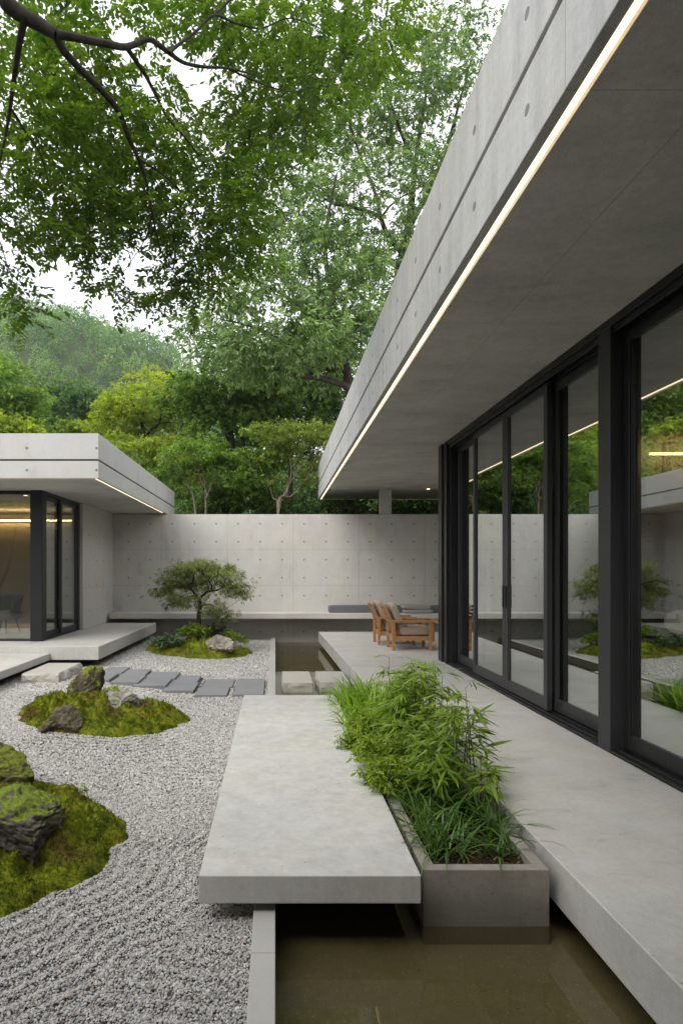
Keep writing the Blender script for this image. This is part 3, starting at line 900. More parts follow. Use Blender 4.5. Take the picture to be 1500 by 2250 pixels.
class Tree:
    def __init__(s, name, label, base, bark, leaf, group=None, cat='tree'):
        s.root = thing(name, label, cat, tuple(base), group)
        s.w = MB(); s.c = MB(); s.bark, s.leaf = bark, leaf
        s.nodes, s.nr = [], []
    def limb(s, pts, rad, n=6, dens=5):
        P, R = densify(pts, rad, dens)
        s.w.tube(P, R, n)
        s.nodes += list(P); s.nr += list(R)
        return s
    def crown(s, blobs, nclump, per, L, Wd, spread=.35, flat=.55, droop=.35, up=.5, tint=(.5, .25), shell=.55, twigs=1.0, hexa=False, fold=0.0, rtwig=.012, drop=0.0, out=.6, whorl=9):
        blobs = A(blobs, float)
        vol = blobs[:, 3] * blobs[:, 4] * blobs[:, 5]
        w = vol ** .75 * (blobs[:, 6] if blobs.shape[1] > 6 else 1)
        b = blobs[rng.choice(len(blobs), nclump, p=w / w.sum())]
        d = rng.normal(0, 1, (nclump, 3)); d /= np.linalg.norm(d, axis=1)[:, None]
        r = rng.uniform(0, 1, nclump) ** (1 / 3 * (1 - shell) + .05)
        rel = d * r[:, None]
        C = b[:, :3] + rel * b[:, 3:6]
        nod = A(s.nodes); nrr = A(s.nr)
        for i in range(nclump):
            if rng.random() > twigs:
                continue
            dv = nod - C[i]
            dist = np.linalg.norm(dv, axis=1) + .8 * np.maximum(dv[:, 2], 0)
            j = dist.argmin()
            if np.linalg.norm(nod[j] - C[i]) < .05:
                continue
            L0 = np.linalg.norm(nod[j] - C[i])
            pth = curve(nod[j], C[i], 6, .06, .07)
            r0 = min(nrr[j] * .7, rtwig * (.5 + L0))
            rr = np.linspace(r0, rtwig * .25, 6)
            s.w.tube(pth, rr, 4)
            nod = np.vstack([nod, pth[1:]]); nrr = np.concatenate([nrr, rr[1:]])
        N = nclump * per
        ci = np.repeat(np.arange(nclump), per)
        csz = np.exp(rng.normal(0, .25, nclump))
        wi = np.arange(N) // whorl                      # leaves sit in small whorls at the twig ends
        off = rng.normal(0, 1, (wi[-1] + 1, 3))[wi] * spread * csz[ci][:, None] * A([1, 1, flat]) + rng.normal(0, .22 * L, (N, 3))
        pos = C[ci] + off
        od = off / (np.linalg.norm(off, axis=1)[:, None] + 1e-6)
        dirn = od * out + rng.normal(0, .55, (N, 3)) + rel[ci] * .35
        dirn[:, 2] = dirn[:, 2] * .6 - droop
        nrm = rng.normal(0, .55, (N, 3)) + A([0, 0, up]) + od * .25
        ct = np.clip(rng.normal(tint[0], tint[1], nclump), 0, 1)
        hz = rel[:, 2]
        tt = np.clip(ct[ci] + rng.normal(0, .10, N) + rng.normal(0, .14, wi[-1] + 1)[wi], 0, 1)
        s.c.leaves(pos, dirn, nrm, L * np.exp(rng.normal(0, .18, N)), Wd * np.exp(rng.normal(0, .18, N)), tt, hexa, fold)
        return s
    def done(s):
        s.w.build('trunk', s.bark, s.root, smooth=True)
        s.c.build('crown', s.leaf, s.root)
        return s.root

def pxblobs(lst, Y, yr=.8, dY=0.0):
    """crown lobes at a distance Y, sized in metres from their apparent size"""
    out = []
    for k, b in enumerate(lst):
        px, py, rx, ry = b[:4]
        y = Y + dY * ((k * 37 % 11) / 5 - 1)
        c = W(px, py, y)
        k_ = y / F
        out.append((c[0], y, c[2], rx * k_, (rx + ry) / 2 * k_ * yr, ry * k_, b[4] if len(b) > 4 else 1))
    return out
def pxpath(lst, Y0, Y1=None):
    Y1 = Y0 if Y1 is None else Y1
    n = len(lst)
    return [W(p[0], p[1], Y0 + (Y1 - Y0) * i / max(1, n - 1)) for i, p in enumerate(lst)]

LF = {'canopy': leafmat('fresh_green_leaf', (.030, .068, .008), (.095, .150, .017), .47, .3),
      'oak': leafmat('grey_green_leaf', (.045, .095, .025), (.23, .33, .11), .28, .45, .42),
      'mid': leafmat('mid_green_leaf', (.035, .085, .012), (.20, .31, .05), .3),
      'yellow': leafmat('yellow_green_leaf', (.09, .145, .012), (.36, .41, .045), .4),
      'olive': leafmat('pale_olive_leaf', (.08, .125, .022), (.29, .34, .085), .4),
      'deep': leafmat('deep_green_leaf', (.025, .065, .013), (.10, .185, .036), .3, .45, .4),
      'bonsai': leafmat('dusky_maple_leaf', (.10, .135, .045), (.30, .32, .13), .4),
      'pine': leafmat('blue_green_leaf', (.05, .11, .04), (.15, .24, .085), .3),
      'hill': leafmat('hillside_leaf', (.05, .115, .045), (.20, .32, .11), .3)}

# the tree that overhangs the courtyard from the left
ot = Tree('overhanging_tree', 'near leafy tree reaching over the courtyard from the upper left corner', (-4.3, 2.4, -.3), BK['dark'], LF['canopy'])
t0 = A([-4.3, 2.4, -.3])
P0 = W(-40, -25, 3.55)
ot.limb([t0, (-4.25, 2.45, 1.2), (-4.05, 2.6, 2.8), (-3.5, 2.95, 4.0), (-2.6, 3.3, 4.6), P0, *pxpath([(20, 12), (45, 30), (90, 55), (122, 74)], 3.6, 3.7)],
        [.24, .2, .17, .13, .08, .052, .048, .043, .038, .034], 8)
ot.limb([(-4.05, 2.6, 2.8), (-4.1, 3.0, 4.2), (-3.6, 3.9, 5.4), (-2.9, 4.8, 6.2), (-1.9, 5.4, 6.8), (-.8, 5.9, 7.2)], [.15, .12, .09, .06, .04, .015], 6)
ot.limb(pxpath([(122, 74), (185, 86), (240, 97), (278, 103), (325, 87), (348, 98), (372, 116), (405, 138), (450, 147), (500, 150), (560, 165)], 3.7, 4.7), [.025, .023, .022, .021, .018, .018, .016, .013, .011, .009, .004], 6)
ot.limb(pxpath([(372, 116), (400, 92), (430, 70), (470, 34), (520, 52), (575, 62), (640, 40), (720, 70)], 4.1, 5.0), [.013, .012, .011, .01, .008, .007, .005, .003], 5)
ot.limb(pxpath([(278, 103), (300, 135), (320, 165), (345, 213), (370, 262), (405, 300), (440, 345), (470, 392)], 4.0, 5.0), [.018, .016, .014, .012, .010, .008, .006, .003], 5)
ot.limb(pxpath([(122, 74), (140, 110), (175, 150), (220, 195), (262, 245), (282, 300), (305, 350), (322, 400), (335, 470), (345, 515), (358, 560), (400, 620)], 3.7, 5.0), [.026, .025, .023, .021, .020, .017, .014, .012, .009, .007, .005, .003], 6)
ot.limb(pxpath([(305, 350), (360, 385), (400, 425), (440, 470), (475, 505)], 4.4, 5.2), [.010, .008, .006, .005, .002], 5)
ot.limb(pxpath([(335, 470), (325, 510), (308, 545), (270, 600)], 4.6, 5.0), [.006, .005, .004, .002], 5)
ot.limb(pxpath([(56, 38), (46, 80), (36, 140), (28, 200), (16, 280), (-2, 365)], 3.62, 4.2), [.024, .021, .018, .015, .011, .007], 6)
ot.limb(pxpath([(29, 245), (60, 295), (92, 345), (110, 420)], 3.9, 4.4), [.009, .007, .004, .002], 5)
ot.limb(pxpath([(-2, 365), (-20, 450), (10, 560), (40, 650)], 4.2, 4.8), [.007, .006, .004, .002], 5)
ot.limb(pxpath([(470, 34), (560, -40), (680, -60), (800, -20), (860, 40)], 4.5, 5.6), [.010, .009, .007, .004, .002], 5)
ot.limb(pxpath([(500, 150), (590, 190), (660, 200), (760, 160)], 4.6, 5.4), [.009, .006, .004, .002], 5)

def sprays(tree, lobes, per_spray, L, Wd, hexa=True):
    """flat drooping sprays of alternate leaves, each on its own twig that joins the nearest limb"""
    nod = A(tree.nodes); nrr = A(tree.nr)
    Pp, Dd, Nn, Tt = [], [], [], []
    order = []
    for (px, py, rx, ry, num, ya, yb) in lobes:
        for _ in range(num):
            a = rng.uniform(0, 6.283); r = math.sqrt(rng.uniform(0, 1)) * (1 + .12 * rng.normal())
            Y = rng.uniform(ya, yb)
            order.append(W(px + math.cos(a) * r * rx, py + math.sin(a) * r * ry, Y))
    order.sort(key=lambda c: np.linalg.norm(nod - c, axis=1).min())
    for c in order:
        dv = nod - c
        j = (np.linalg.norm(dv, axis=1)).argmin()
        L0 = np.linalg.norm(nod[j] - c)
        hd = c - nod[j]; hd[2] *= .3
        hd = hd / (np.linalg.norm(hd) + 1e-6) + rng.normal(0, .45, 3)
        hd[2] = -abs(rng.normal(.22, .18))
        hd /= np.linalg.norm(hd)
        if L0 > .10:
            n = 5
            pth = curve(nod[j], c, n, .05, .09)
            r0 = min(nrr[j] * .6, .0025 + .004 * L0)
            rr = np.linspace(r0, .0016, n)
            tree.w.tube(pth, rr, 4)
            nod = np.vstack([nod, pth[2:]]); nrr = np.concatenate([nrr, rr[2:]])
        tl = rng.uniform(.16, .34)
        tw = c + hd * np.linspace(0, tl, 5)[:, None]; tw[:, 2] -= .12 * tl * np.linspace(0, 1, 5) ** 2
        tree.w.tube(tw, np.linspace(.0018, .0008, 5), 3)
        up = A([0, 0, 1.0]) + rng.normal(0, .28, 3)
        sd_ = np.cross(hd, up); sd_ /= np.linalg.norm(sd_)
        k = per_spray + rng.integers(-3, 4)
        u = np.linspace(.05, 1, k)
        for q in range(k):
            p = tw[0] + (tw[-1] - tw[0]) * u[q]
            s = 1 if q % 2 else -1
            f = hd * (.55 + .5 * (u[q] > .93)) + sd_ * s * (.85 - .8 * (u[q] > .93)) + rng.normal(0, .2, 3)
            f[2] -= .2
            Pp.append(p); Dd.append(f); Nn.append(up + rng.normal(0, .3, 3)); 
        Tt += list(np.clip(np.full(k, rng.normal(.5, .22)) + rng.normal(0, .13, k), 0, 1))
    n = len(Pp)
    tree.c.leaves(A(Pp), A(Dd), A(Nn), L * np.exp(rng.normal(0, .2, n)), Wd * np.exp(rng.normal(0, .2, n)), A(Tt), hexa, .15)

lobes = [(60, 180, 110, 190, 330, 3.5, 5.0), (190, 230, 120, 150, 330, 3.7, 5.3), (300, 330, 130, 140, 380, 4.0, 5.6), (90, 420, 130, 110, 290, 3.9, 5.4),
         (230, 470, 140, 80, 260, 4.2, 5.6), (430, 440, 130, 120, 400, 4.4, 5.9), (500, 530, 85, 70, 190, 4.6, 5.9), (520, 330, 120, 110, 360, 4.5, 6.0),
         (610, 180, 120, 120, 360, 4.6, 6.2), (740, 100, 130, 100, 380, 4.7, 6.4), (840, 60, 70, 75, 150, 5.0, 6.4), (560, 50, 120, 60, 190, 4.4, 5.8), (420, 30, 110, 45, 110, 4.2, 5.4),
         (330, 620, 125, 48, 130, 4.5, 5.5), (430, 600, 60, 50, 70, 4.6, 5.6), (20, 530, 75, 50, 60, 4.1, 5.2), (40, 655, 55, 60, 70, 4.3, 5.2), (180, 550, 70, 30, 35, 4.3, 5.3),
         (150, 30, 110, 60, 110, 3.7, 4.8), (-120, 250, 120, 260, 260, 3.4, 5.0), (340, 200, 60, 60, 45, 4.0, 5.2), (660, 260, 60, 80, 110, 4.8, 6.2), (450, -60, 480, 60, 420, 3.8, 6.0)]
lobes = [(a, b, c, d, int(n * .60), e + .35, f + .5) for a, b, c, d, n, e, f in lobes]
sprays(ot, lobes, 15, .050, .027)
ot.done()

# two tall broadleaf trees behind the wall
o1 = Tree('tall_broadleaf_tree', 'tall grey-green broadleaf tree behind the wall, dark trunk beside the house roof edge', (2.05, 16.4, -.1), BK['brown'], LF['oak'], 'tall trees right behind the wall')
o1.limb([(2.05, 16.4, -.3), *pxpath([(768, 1000), (772, 900), (768, 850), (759, 813), (750, 771), (742, 720), (728, 640), (715, 560), (722, 470), (740, 380)], 16.4, 17)], [.20, .19, .17, .15, .135, .12, .11, .09, .07, .05, .02], 8)
o1.limb(pxpath([(768, 855), (755, 846), (727, 837), (689, 828), (652, 826), (600, 805), (560, 800)], 16.4, 15.4), [.10, .09, .08, .07, .055, .04, .015], 6)
o1.limb(pxpath([(757, 818), (740, 816), (717, 811), (675, 802), (620, 790)], 16.4, 17.2), [.07, .06, .05, .04, .015], 6)
o1.limb(pxpath([(740, 715), (715, 705), (689, 697), (660, 678), (633, 655), (600, 635), (563, 617), (520, 600)], 16.5, 15.6), [.08, .075, .07, .06, .05, .04, .03, .012], 6)
o1.limb(pxpath([(722, 690), (705, 660), (699, 610), (690, 560), (660, 500)], 16.6, 17.3), [.06, .055, .045, .035, .012], 6)
o1.limb(pxpath([(689, 828), (640, 760), (560, 720), (480, 700)], 15.9, 15.0), [.05, .04, .03, .012], 5)
o1.crown(pxblobs([(600, 660, 120, 60), (700, 590, 110, 90), (490, 700, 95, 60), (620, 755, 150, 60), (760, 720, 70, 90), (650, 480, 80, 100), (530, 780, 110, 45), (700, 790, 90, 60), (440, 760, 60, 50), (560, 590, 60, 50, .7), (800, 640, 50, 90)], 16.2, .9, 1.2), 290, 125, .145, .048, .30, .6, .5, .45, (.5, .24), .6, .75, rtwig=.016)
o1.done()
o2 = Tree('tall_broadleaf_tree', 'tallest grey green broadleaf tree, rising from behind the roof into the top of the sky', (3.9, 18.6, 0), BK['brown'], LF['oak'], 'tall trees right behind the wall')
o2.limb([(3.9, 18.6, -.3), *pxpath([(872, 900), (868, 720), (872, 640), (885, 557), (895, 510), (904, 440), (915, 340), (930, 240), (950, 120)], 18.6, 19)], [.24, .22, .20, .18, .15, .13, .11, .08, .05, .015], 8)
o2.limb(pxpath([(885, 557), (866, 535), (848, 510), (838, 485), (834, 477), (800, 462), (760, 452), (727, 445), (690, 420)], 18.6, 17.6), [.10, .09, .08, .075, .07, .055, .045, .035, .012], 6)
o2.limb(pxpath([(838, 487), (828, 440), (815, 400), (790, 340), (765, 260), (745, 200)], 18.4, 18.8), [.06, .055, .05, .04, .03, .012], 6)
o2.limb(pxpath([(895, 510), (930, 440), (975, 340), (1010, 220), (1040, 110)], 18.6, 19.4), [.09, .08, .06, .04, .012], 6)
o2.limb(pxpath([(912, 360), (880, 290), (850, 200), (830, 120)], 18.8, 18.2), [.06, .05, .035, .012], 6)
o2.crown(pxblobs([(850, 430, 110, 110), (960, 270, 95, 130), (790, 320, 90, 110), (890, 170, 95, 90), (1010, 120, 70, 90), (1040, 60, 45, 60), (700, 420, 70, 70, .8), (740, 250, 65, 80, .8), (860, 600, 70, 70), (930, 420, 80, 100), (960, 60, 70, 60, .8), (780, 560, 60, 60, .8), (670, 350, 40, 60, .5)], 18.6, .9, 1.3), 290, 125, .145, .048, .30, .6, .5, .45, (.52, .24), .6, .8, rtwig=.016)
o2.done()

def stems(t, base, tips, r0, n=5, wob=.06):
    for tip in tips:
        p = curve(base, tip, 5, 0, wob)
        t.limb(list(p), list(np.linspace(r0, r0 * .22, 5)), n, 3)

# small trees close behind the wall
def small_tree(name, label, Y, base_px, trunk_px, blobs, bark, leaf, ncl, per, L, Wd, r0=.05, group='small trees behind the wall', **kw):
    b = W(base_px, 1253, Y); b[2] = float(terrain(b[0], Y)) - .05
    t = Tree(name, label, b, bark, leaf, group)
    for path in trunk_px:
        pts = [b] + pxpath(path, Y, Y + rng.uniform(-.4, .4))
        t.limb(pts, list(np.linspace(r0, r0 * .25, len(pts))), 6, 4)
    kw['spread'] = kw.get('spread', .3) * .8; kw['flat'] = kw.get('flat', .55) * .7; kw['up'] = kw.get('up', .5) + .7
    t.crown(pxblobs(blobs, Y, 1.0, .5), int(ncl * .72), int(per * 1.4), L * 1.15, Wd * 1.2, **kw)
    return t.done()

small_tree('maple_tree', 'small green maple with pale twisted bare stems behind the wall, beside the pavilion roof', 15.6, 455,
           [[(452, 1130), (455, 1085), (440, 1050), (432, 1010)], [(452, 1130), (456, 1090), (470, 1055), (478, 1030)], [(430, 1128), (418, 1075), (395, 1040), (380, 1020)], [(452, 1085), (445, 1040), (425, 1000), (410, 985)]],
           [(425, 1000, 75, 26), (485, 1020, 55, 22), (380, 1035, 45, 20), (520, 1055, 60, 24), (440, 975, 60, 16), (350, 1060, 40, 20), (560, 1010, 60, 24), (400, 1080, 40, 18), (495, 1075, 40, 20), (455, 1010, 50, 16)], BK['pale'], LF['mid'], 260, 60, .075, .034, .035, spread=.17, flat=.4, droop=.25, up=.9, tint=(.62, .2), rtwig=.008)
small_tree('maple_tree', 'small vase-shaped maple with pinkish stems and layered yellow-green crown behind the wall', 15.4, 611,
           [[(610, 1125), (600, 1095), (585, 1040), (583, 1000)], [(612, 1125), (628, 1085), (640, 1040), (636, 1000), (640, 960)], [(612, 1125), (640, 1090), (672, 1055), (690, 1010), (700, 975)], [(610, 1125), (622, 1090), (650, 1040), (690, 985), (710, 950)]],
           [(630, 935, 60, 14), (690, 940, 45, 16), (610, 958, 50, 14), (660, 965, 60, 14), (612, 990, 34, 16), (640, 1004, 36, 12), (710, 965, 36, 22), (585, 975, 24, 12), (700, 1020, 30, 14), (575, 1010, 24, 12), (668, 1050, 30, 14), (560, 945, 26, 12), (600, 1050, 20, 10)], BK['pale'], LF['olive'], 260, 60, .065, .030, .03, spread=.14, flat=.35, droop=.2, up=1.0, tint=(.6, .22), rtwig=.007)
small_tree('maple_tree', 'low bushy green maple behind the wall between the two bare-stemmed maples', 16.6, 530,
           [[(530, 1120), (540, 1060), (560, 1010)], [(530, 1120), (510, 1060), (500, 1030)]],
           [(540, 1085, 70, 30), (500, 1090, 60, 28), (570, 1050, 50, 28), (590, 1095, 45, 28), (470, 1110, 50, 22), (520, 1040, 50, 26)], BK['brown'], LF['mid'], 260, 60, .085, .036, .04, spread=.18, flat=.5, tint=(.45, .22))

# dark stemmed trees a little deeper in
def mid_tree(name, label, Y, base_px, trunk_px, blobs, leaf, ncl, per, L, Wd, bark='dark', r0=.09, group='trees in the wood behind the wall', **kw):
    return small_tree(name, label, Y, base_px, trunk_px, blobs, BK[bark], LF[leaf], ncl, per, L, Wd, r0, group, **kw)
mid_tree('slender_tree', 'slim dark-stemmed green tree behind the maples, its stems forking above the wall', 20, 505,
         [[(512, 1000), (505, 960), (495, 915), (470, 880), (445, 855)], [(512, 1000), (508, 940), (515, 890), (500, 850)], [(535, 1000), (522, 950), (512, 925), (520, 870), (560, 840)], [(500, 945), (450, 920), (425, 905)]],
         [(470, 850, 90, 50), (540, 840, 80, 45), (430, 900, 60, 40), (520, 900, 80, 40), (590, 880, 60, 45), (400, 860, 50, 40), (480, 950, 70, 35)], 'mid', 330, 70, .12, .045, spread=.3, tint=(.45, .25))
mid_tree('slender_tree', 'dark-stemmed tree with deep green leaves, behind the layered yellow-green maple', 21.5, 570,
         [[(572, 1010), (570, 950), (555, 900), (545, 860)], [(574, 1010), (580, 940), (575, 880)], [(610, 1000), (612, 930), (640, 900), (690, 870), (715, 845)], [(615, 935), (625, 880), (630, 850)], [(565, 960), (535, 910), (530, 890)]],
         [(600, 850, 80, 50), (660, 880, 80, 50), (700, 830, 70, 55), (560, 920, 70, 40), (640, 930, 80, 40), (730, 900, 60, 60), (690, 970, 70, 45), (560, 990, 70, 45)], 'deep', 380, 70, .13, .05, spread=.32, tint=(.6, .25))
mid_tree('feathery_tree', 'bright yellow-green feathery tree behind the pavilion roof, the brightest crown in the wood', 23.5, 320,
         [[(318, 990), (312, 930), (300, 905), (290, 880)], [(318, 990), (310, 925), (318, 900), (325, 860)], [(320, 985), (350, 930), (360, 880)]],
         [(300, 885, 70, 36), (270, 925, 60, 36), (345, 900, 60, 40), (265, 870, 36, 18), (300, 830, 16, 28), (344, 845, 30, 34), (380, 850, 40, 36), (230, 950, 40, 30), (330, 960, 70, 30), (250, 900, 40, 30), (400, 930, 50, 36)], 'yellow', 400, 70, .10, .035, spread=.28, flat=.4, droop=.15, up=.8, tint=(.55, .27))
mid_tree('feathery_tree', 'yellow-green low tree directly above the pavilion roof corner, under the brightest crown', 21, 340,
         [[(340, 1040), (330, 1000), (300, 985)], [(340, 1040), (360, 1000), (385, 980)]],
         [(310, 990, 70, 26), (380, 985, 60, 30), (260, 970, 40, 18), (350, 1030, 60, 30), (400, 1040, 50, 34)], 'yellow', 220, 70, .10, .036, spread=.26, flat=.4, tint=(.4, .25))
mid_tree('round_tree', 'pale green rounded tree at the left edge above the pavilion roof', 25, 20,
         [[(20, 960), (30, 900), (40, 870)], [(20, 960), (-10, 900), (-20, 850)]],
         [(20, 850, 60, 50), (55, 890, 50, 40), (-20, 830, 60, 60), (60, 940, 50, 24), (10, 910, 70, 40), (-40, 900, 60, 60)], 'mid', 330, 60, .14, .06, 'brown', spread=.36, tint=(.8, .2))
mid_tree('round_tree', 'yellowing bush at the left edge peeping over the pavilion roof', 21, 20,
         [[(20, 970), (20, 940)], [(20, 970), (50, 945)]],
         [(10, 935, 50, 18), (55, 950, 40, 16), (-30, 940, 40, 24)], 'yellow', 120, 60, .12, .05, 'brown', spread=.25, tint=(.5, .3))
mid_tree('pine_tree', 'dark blue-green tree in the gap between the pale left tree and the yellow-green one', 33, 150,
         [[(150, 970), (150, 900), (150, 850)]],
         [(150, 890, 55, 40), (110, 920, 45, 35), (190, 925, 45, 35), (150, 950, 80, 30), (130, 850, 30, 26), (180, 870, 34, 26)], 'pine', 300, 60, .2, .07, spread=.45, tint=(.35, .25))
mid_tree('round_tree', 'small yellow-green round tree standing just above the pavilion roof', 26, 175,
         [[(175, 980), (175, 945)]], [(175, 938, 22, 16), (190, 950, 24, 14), (160, 955, 20, 12)], 'yellow', 70, 60, .12, .05, 'brown', spread=.22, tint=(.4, .2))
mid_tree('tall_dark_tree', 'dark leafy tree filling the wood behind the two tall trees', 25, 640,
         [[(640, 1000), (640, 850), (620, 760)], [(640, 900), (690, 800), (720, 740)]],
         [(640, 800, 100, 70), (700, 740, 80, 80), (580, 820, 80, 60), (740, 850, 60, 90), (520, 850, 60, 60), (620, 900, 120, 60)], 'deep', 420, 60, .17, .07, spread=.45, tint=(.7, .25))

ct2 = Tree('courtyard_tree', 'slender forked tree seen only as a reflection in the pavilion window', (-7.6, 3.2, -.2), BK['brown'], LF['mid'])
ct2.limb([(-7.6, 3.2, -.2), (-7.55, 3.2, .8), (-7.7, 3.2, 1.6), (-8.1, 3.1, 2.6)], [.07, .06, .05, .02], 6).limb([(-7.55, 3.2, .8), (-7.2, 3.3, 1.5), (-7.0, 3.3, 2.6)], [.05, .04, .015], 6)
ct2.crown([(-8.1, 3.1, 2.9, 1.0, .9, .6), (-7.0, 3.2, 3.1, 1.0, .9, .6), (-7.6, 3.2, 3.7, 1.1, 1, .6), (-8.8, 3.2, 2.5, .7, .7, .5)], 160, 60, .08, .035, spread=.22, tint=(.5, .25))
ct2.done()
# hedge of dark evergreen shrubs right behind the wall
hedge = [(395, 15.9, .9, 1.9), (470, 16.6, 1.0, 2.3), (560, 16.8, 1.0, 2.2), (650, 16.4, .9, 2.3), (705, 15.9, .8, 2.6), (760, 15.8, .8, 2.75), (815, 15.9, .8, 2.7), (870, 16.0, .85, 2.8), (925, 16.0, .85, 2.8), (985, 16.1, .9, 2.9), (1050, 16.2, .9, 2.9), (340, 16.2, .9, 2.0)]
words = ['at the pavilion roof end', 'behind the pale bare maple', 'between the two maples', 'right of the vase-shaped maple', 'under the corner of the house roof', 'just right of the house roof corner', 'left of the concrete roof post', 'right of the concrete roof post', 'beside the black door frame', 'hidden behind the sliding doors', 'farthest right behind the doors', 'behind the pavilion eaves']
for (px, Y, r, top), wd in zip(hedge, words):
    b = W(px, 1253, Y); z0 = float(terrain(b[0], Y)); b[2] = z0
    t = Tree('evergreen_shrub', 'dense dark evergreen shrub over the wall, ' + wd, b, BK['dark'], LF['deep'], 'evergreen shrubs along the wall', 'shrub')
    ctr = A([b[0], Y, z0])
    for k in range(5):
        a = rng.uniform(0, 6.28)
        t.limb(list(curve(ctr, ctr + A([math.cos(a) * r * .6, math.sin(a) * r * .5, (top + .6) * rng.uniform(.6, .95)]), 5, 0, .05)), [.03, .026, .02, .014, .006], 5, 3)
    H = top - z0 + .9
    t.crown([(b[0], Y, z0 + H * .62, r, r * .7, H * .42), (b[0] - r * .4, Y - .1, z0 + H * .5, r * .7, r * .6, H * .4), (b[0] + r * .4, Y, z0 + H * .75, r * .6, r * .5, H * .3)], 170, 55, .10, .042, spread=.17, flat=.7, droop=.4, up=.5, tint=(.42, .25), rtwig=.006, twigs=.3)
    t.done()

# deeper wood on the slope: individual trees
k = 0
spots = []
for Y in (30, 36, 43, 51):
    for x in np.arange(-24 - Y * .25, 12 + Y * .12, 5.2 + Y * .05):
        spots.append((x + rng.uniform(-1.6, 1.6), Y + rng.uniform(-2.5, 2.5)))
kinds = [('broadleaf_tree', 'mid', (.6, .25)), ('pine_tree', 'pine', (.45, .25)), ('broadleaf_tree', 'deep', (.8, .2)), ('broadleaf_tree', 'yellow', (.2, .2)), ('pine_tree', 'pine', (.6, .25))]
protos = []
for q, (nm, lf, tn) in enumerate(kinds):
    H = 7.5
    t = Tree(nm, ['mid green woodland tree on the slope behind the courtyard', 'blue-green woodland tree on the slope behind the courtyard', 'deep green woodland tree on the slope behind the courtyard', 'yellowish woodland tree on the slope behind the courtyard', 'tall narrow blue-green woodland tree on the slope behind the courtyard'][q], (0, 0, 0), BK['brown'], LF[lf], 'woodland trees on the slope')
    t.limb([(0, 0, -.3), (.1, 0, 2), (0, .1, 4.2), (.1, .1, 6.6)], [.16, .13, .09, .03], 6)
    if q in (1, 4):
        bl = [(0, 0, 1.8 + i * 1.0, 2.3 - i * .34, 2.3 - i * .34, .55) for i in range(6)]
    else:
        bl = [(rng.uniform(-1.4, 1.4), rng.uniform(-1.3, 1.3), rng.uniform(2.2, 6.2), rng.uniform(1.1, 1.8), rng.uniform(1.1, 1.7), rng.uniform(.7, 1.1)) for i in range(9)] + [(0, 0, 4, 1.8, 1.8, 2)]
    t.crown(bl, 190, 45, .24, .11, spread=.38, flat=.55, droop=.3, up=.6, tint=tn, twigs=.25, rtwig=.015)
    protos.append(t.done())
used = [False] * len(protos)
for i, (x, y) in enumerate(spots):
    q = int(rng.integers(0, len(protos)))
    if x > -12 and q == 3:
        q = 2
    z = float(terrain(x, y)) - .2
    sc_ = rng.uniform(.75, 1.25)
    if not used[q]:
        r = protos[q]; r.location = (x, y, z); r.scale = (sc_,) * 3; used[q] = True
    else:
        r = dup(protos[q], (x, y, z), rng.uniform(0, 6.28), sc_)
for q, u in enumerate(used):
    if not u:
        protos[q].location = (-14, 34, float(terrain(-14, 34)))

# far wooded hillside, one mass
hw = MB()
gxs, gys = np.meshgrid(np.arange(-118, 28, 4.1), np.arange(54, 178, 3.9))
cx = gxs.ravel() + rng.uniform(-1.8, 1.8, gxs.size); cy = gys.ravel() + rng.uniform(-1.3, 1.3, gxs.size)
ok = (cx > -.56 * cy - 4) & (cx < .22 * cy)
cx, cy = cx[ok], cy[ok]
cz = terrain(cx, cy)
n = len(cx); per = 330
ci = np.repeat(np.arange(n), per)
sz = rng.uniform(1.5, 2.9, n)
d = rng.normal(0, 1, (n * per, 3)); d /= np.linalg.norm(d, axis=1)[:, None]
d[:, 2] = np.abs(d[:, 2]) * 1.25 - .25
con = (rng.random(n) < .3)
lump = 1 + .42 * vnoise(d * 2.6 + ci[:, None] * 3.1, 3)
pos = np.stack([cx, cy, cz + rng.uniform(1.2, 2.6, n)], 1)[ci] + d * lump[:, None] * sz[ci][:, None] * A([1, 1, 1.45])
pos[:, :2] -= (d[:, :2] * np.where(con[ci], np.clip(d[:, 2], 0, 1) * .75, 0)[:, None] * sz[ci][:, None])
ct = np.clip(rng.normal(.5, .36, n), 0, 1)
hw.leaves(pos, d + rng.normal(0, .5, d.shape) + A([0, 0, -.3]), d + rng.normal(0, .5, d.shape) + A([0, 0, .5]), rng.uniform(.3, .55, len(pos)) * (.5 + pos[:, 1] / 300), rng.uniform(.2, .36, len(pos)) * (.5 + pos[:, 1] / 300), np.clip(ct[ci] + rng.normal(0, .12, len(pos)), 0, 1))
hw.build('hillside_forest', LF['hill'], kind='stuff')

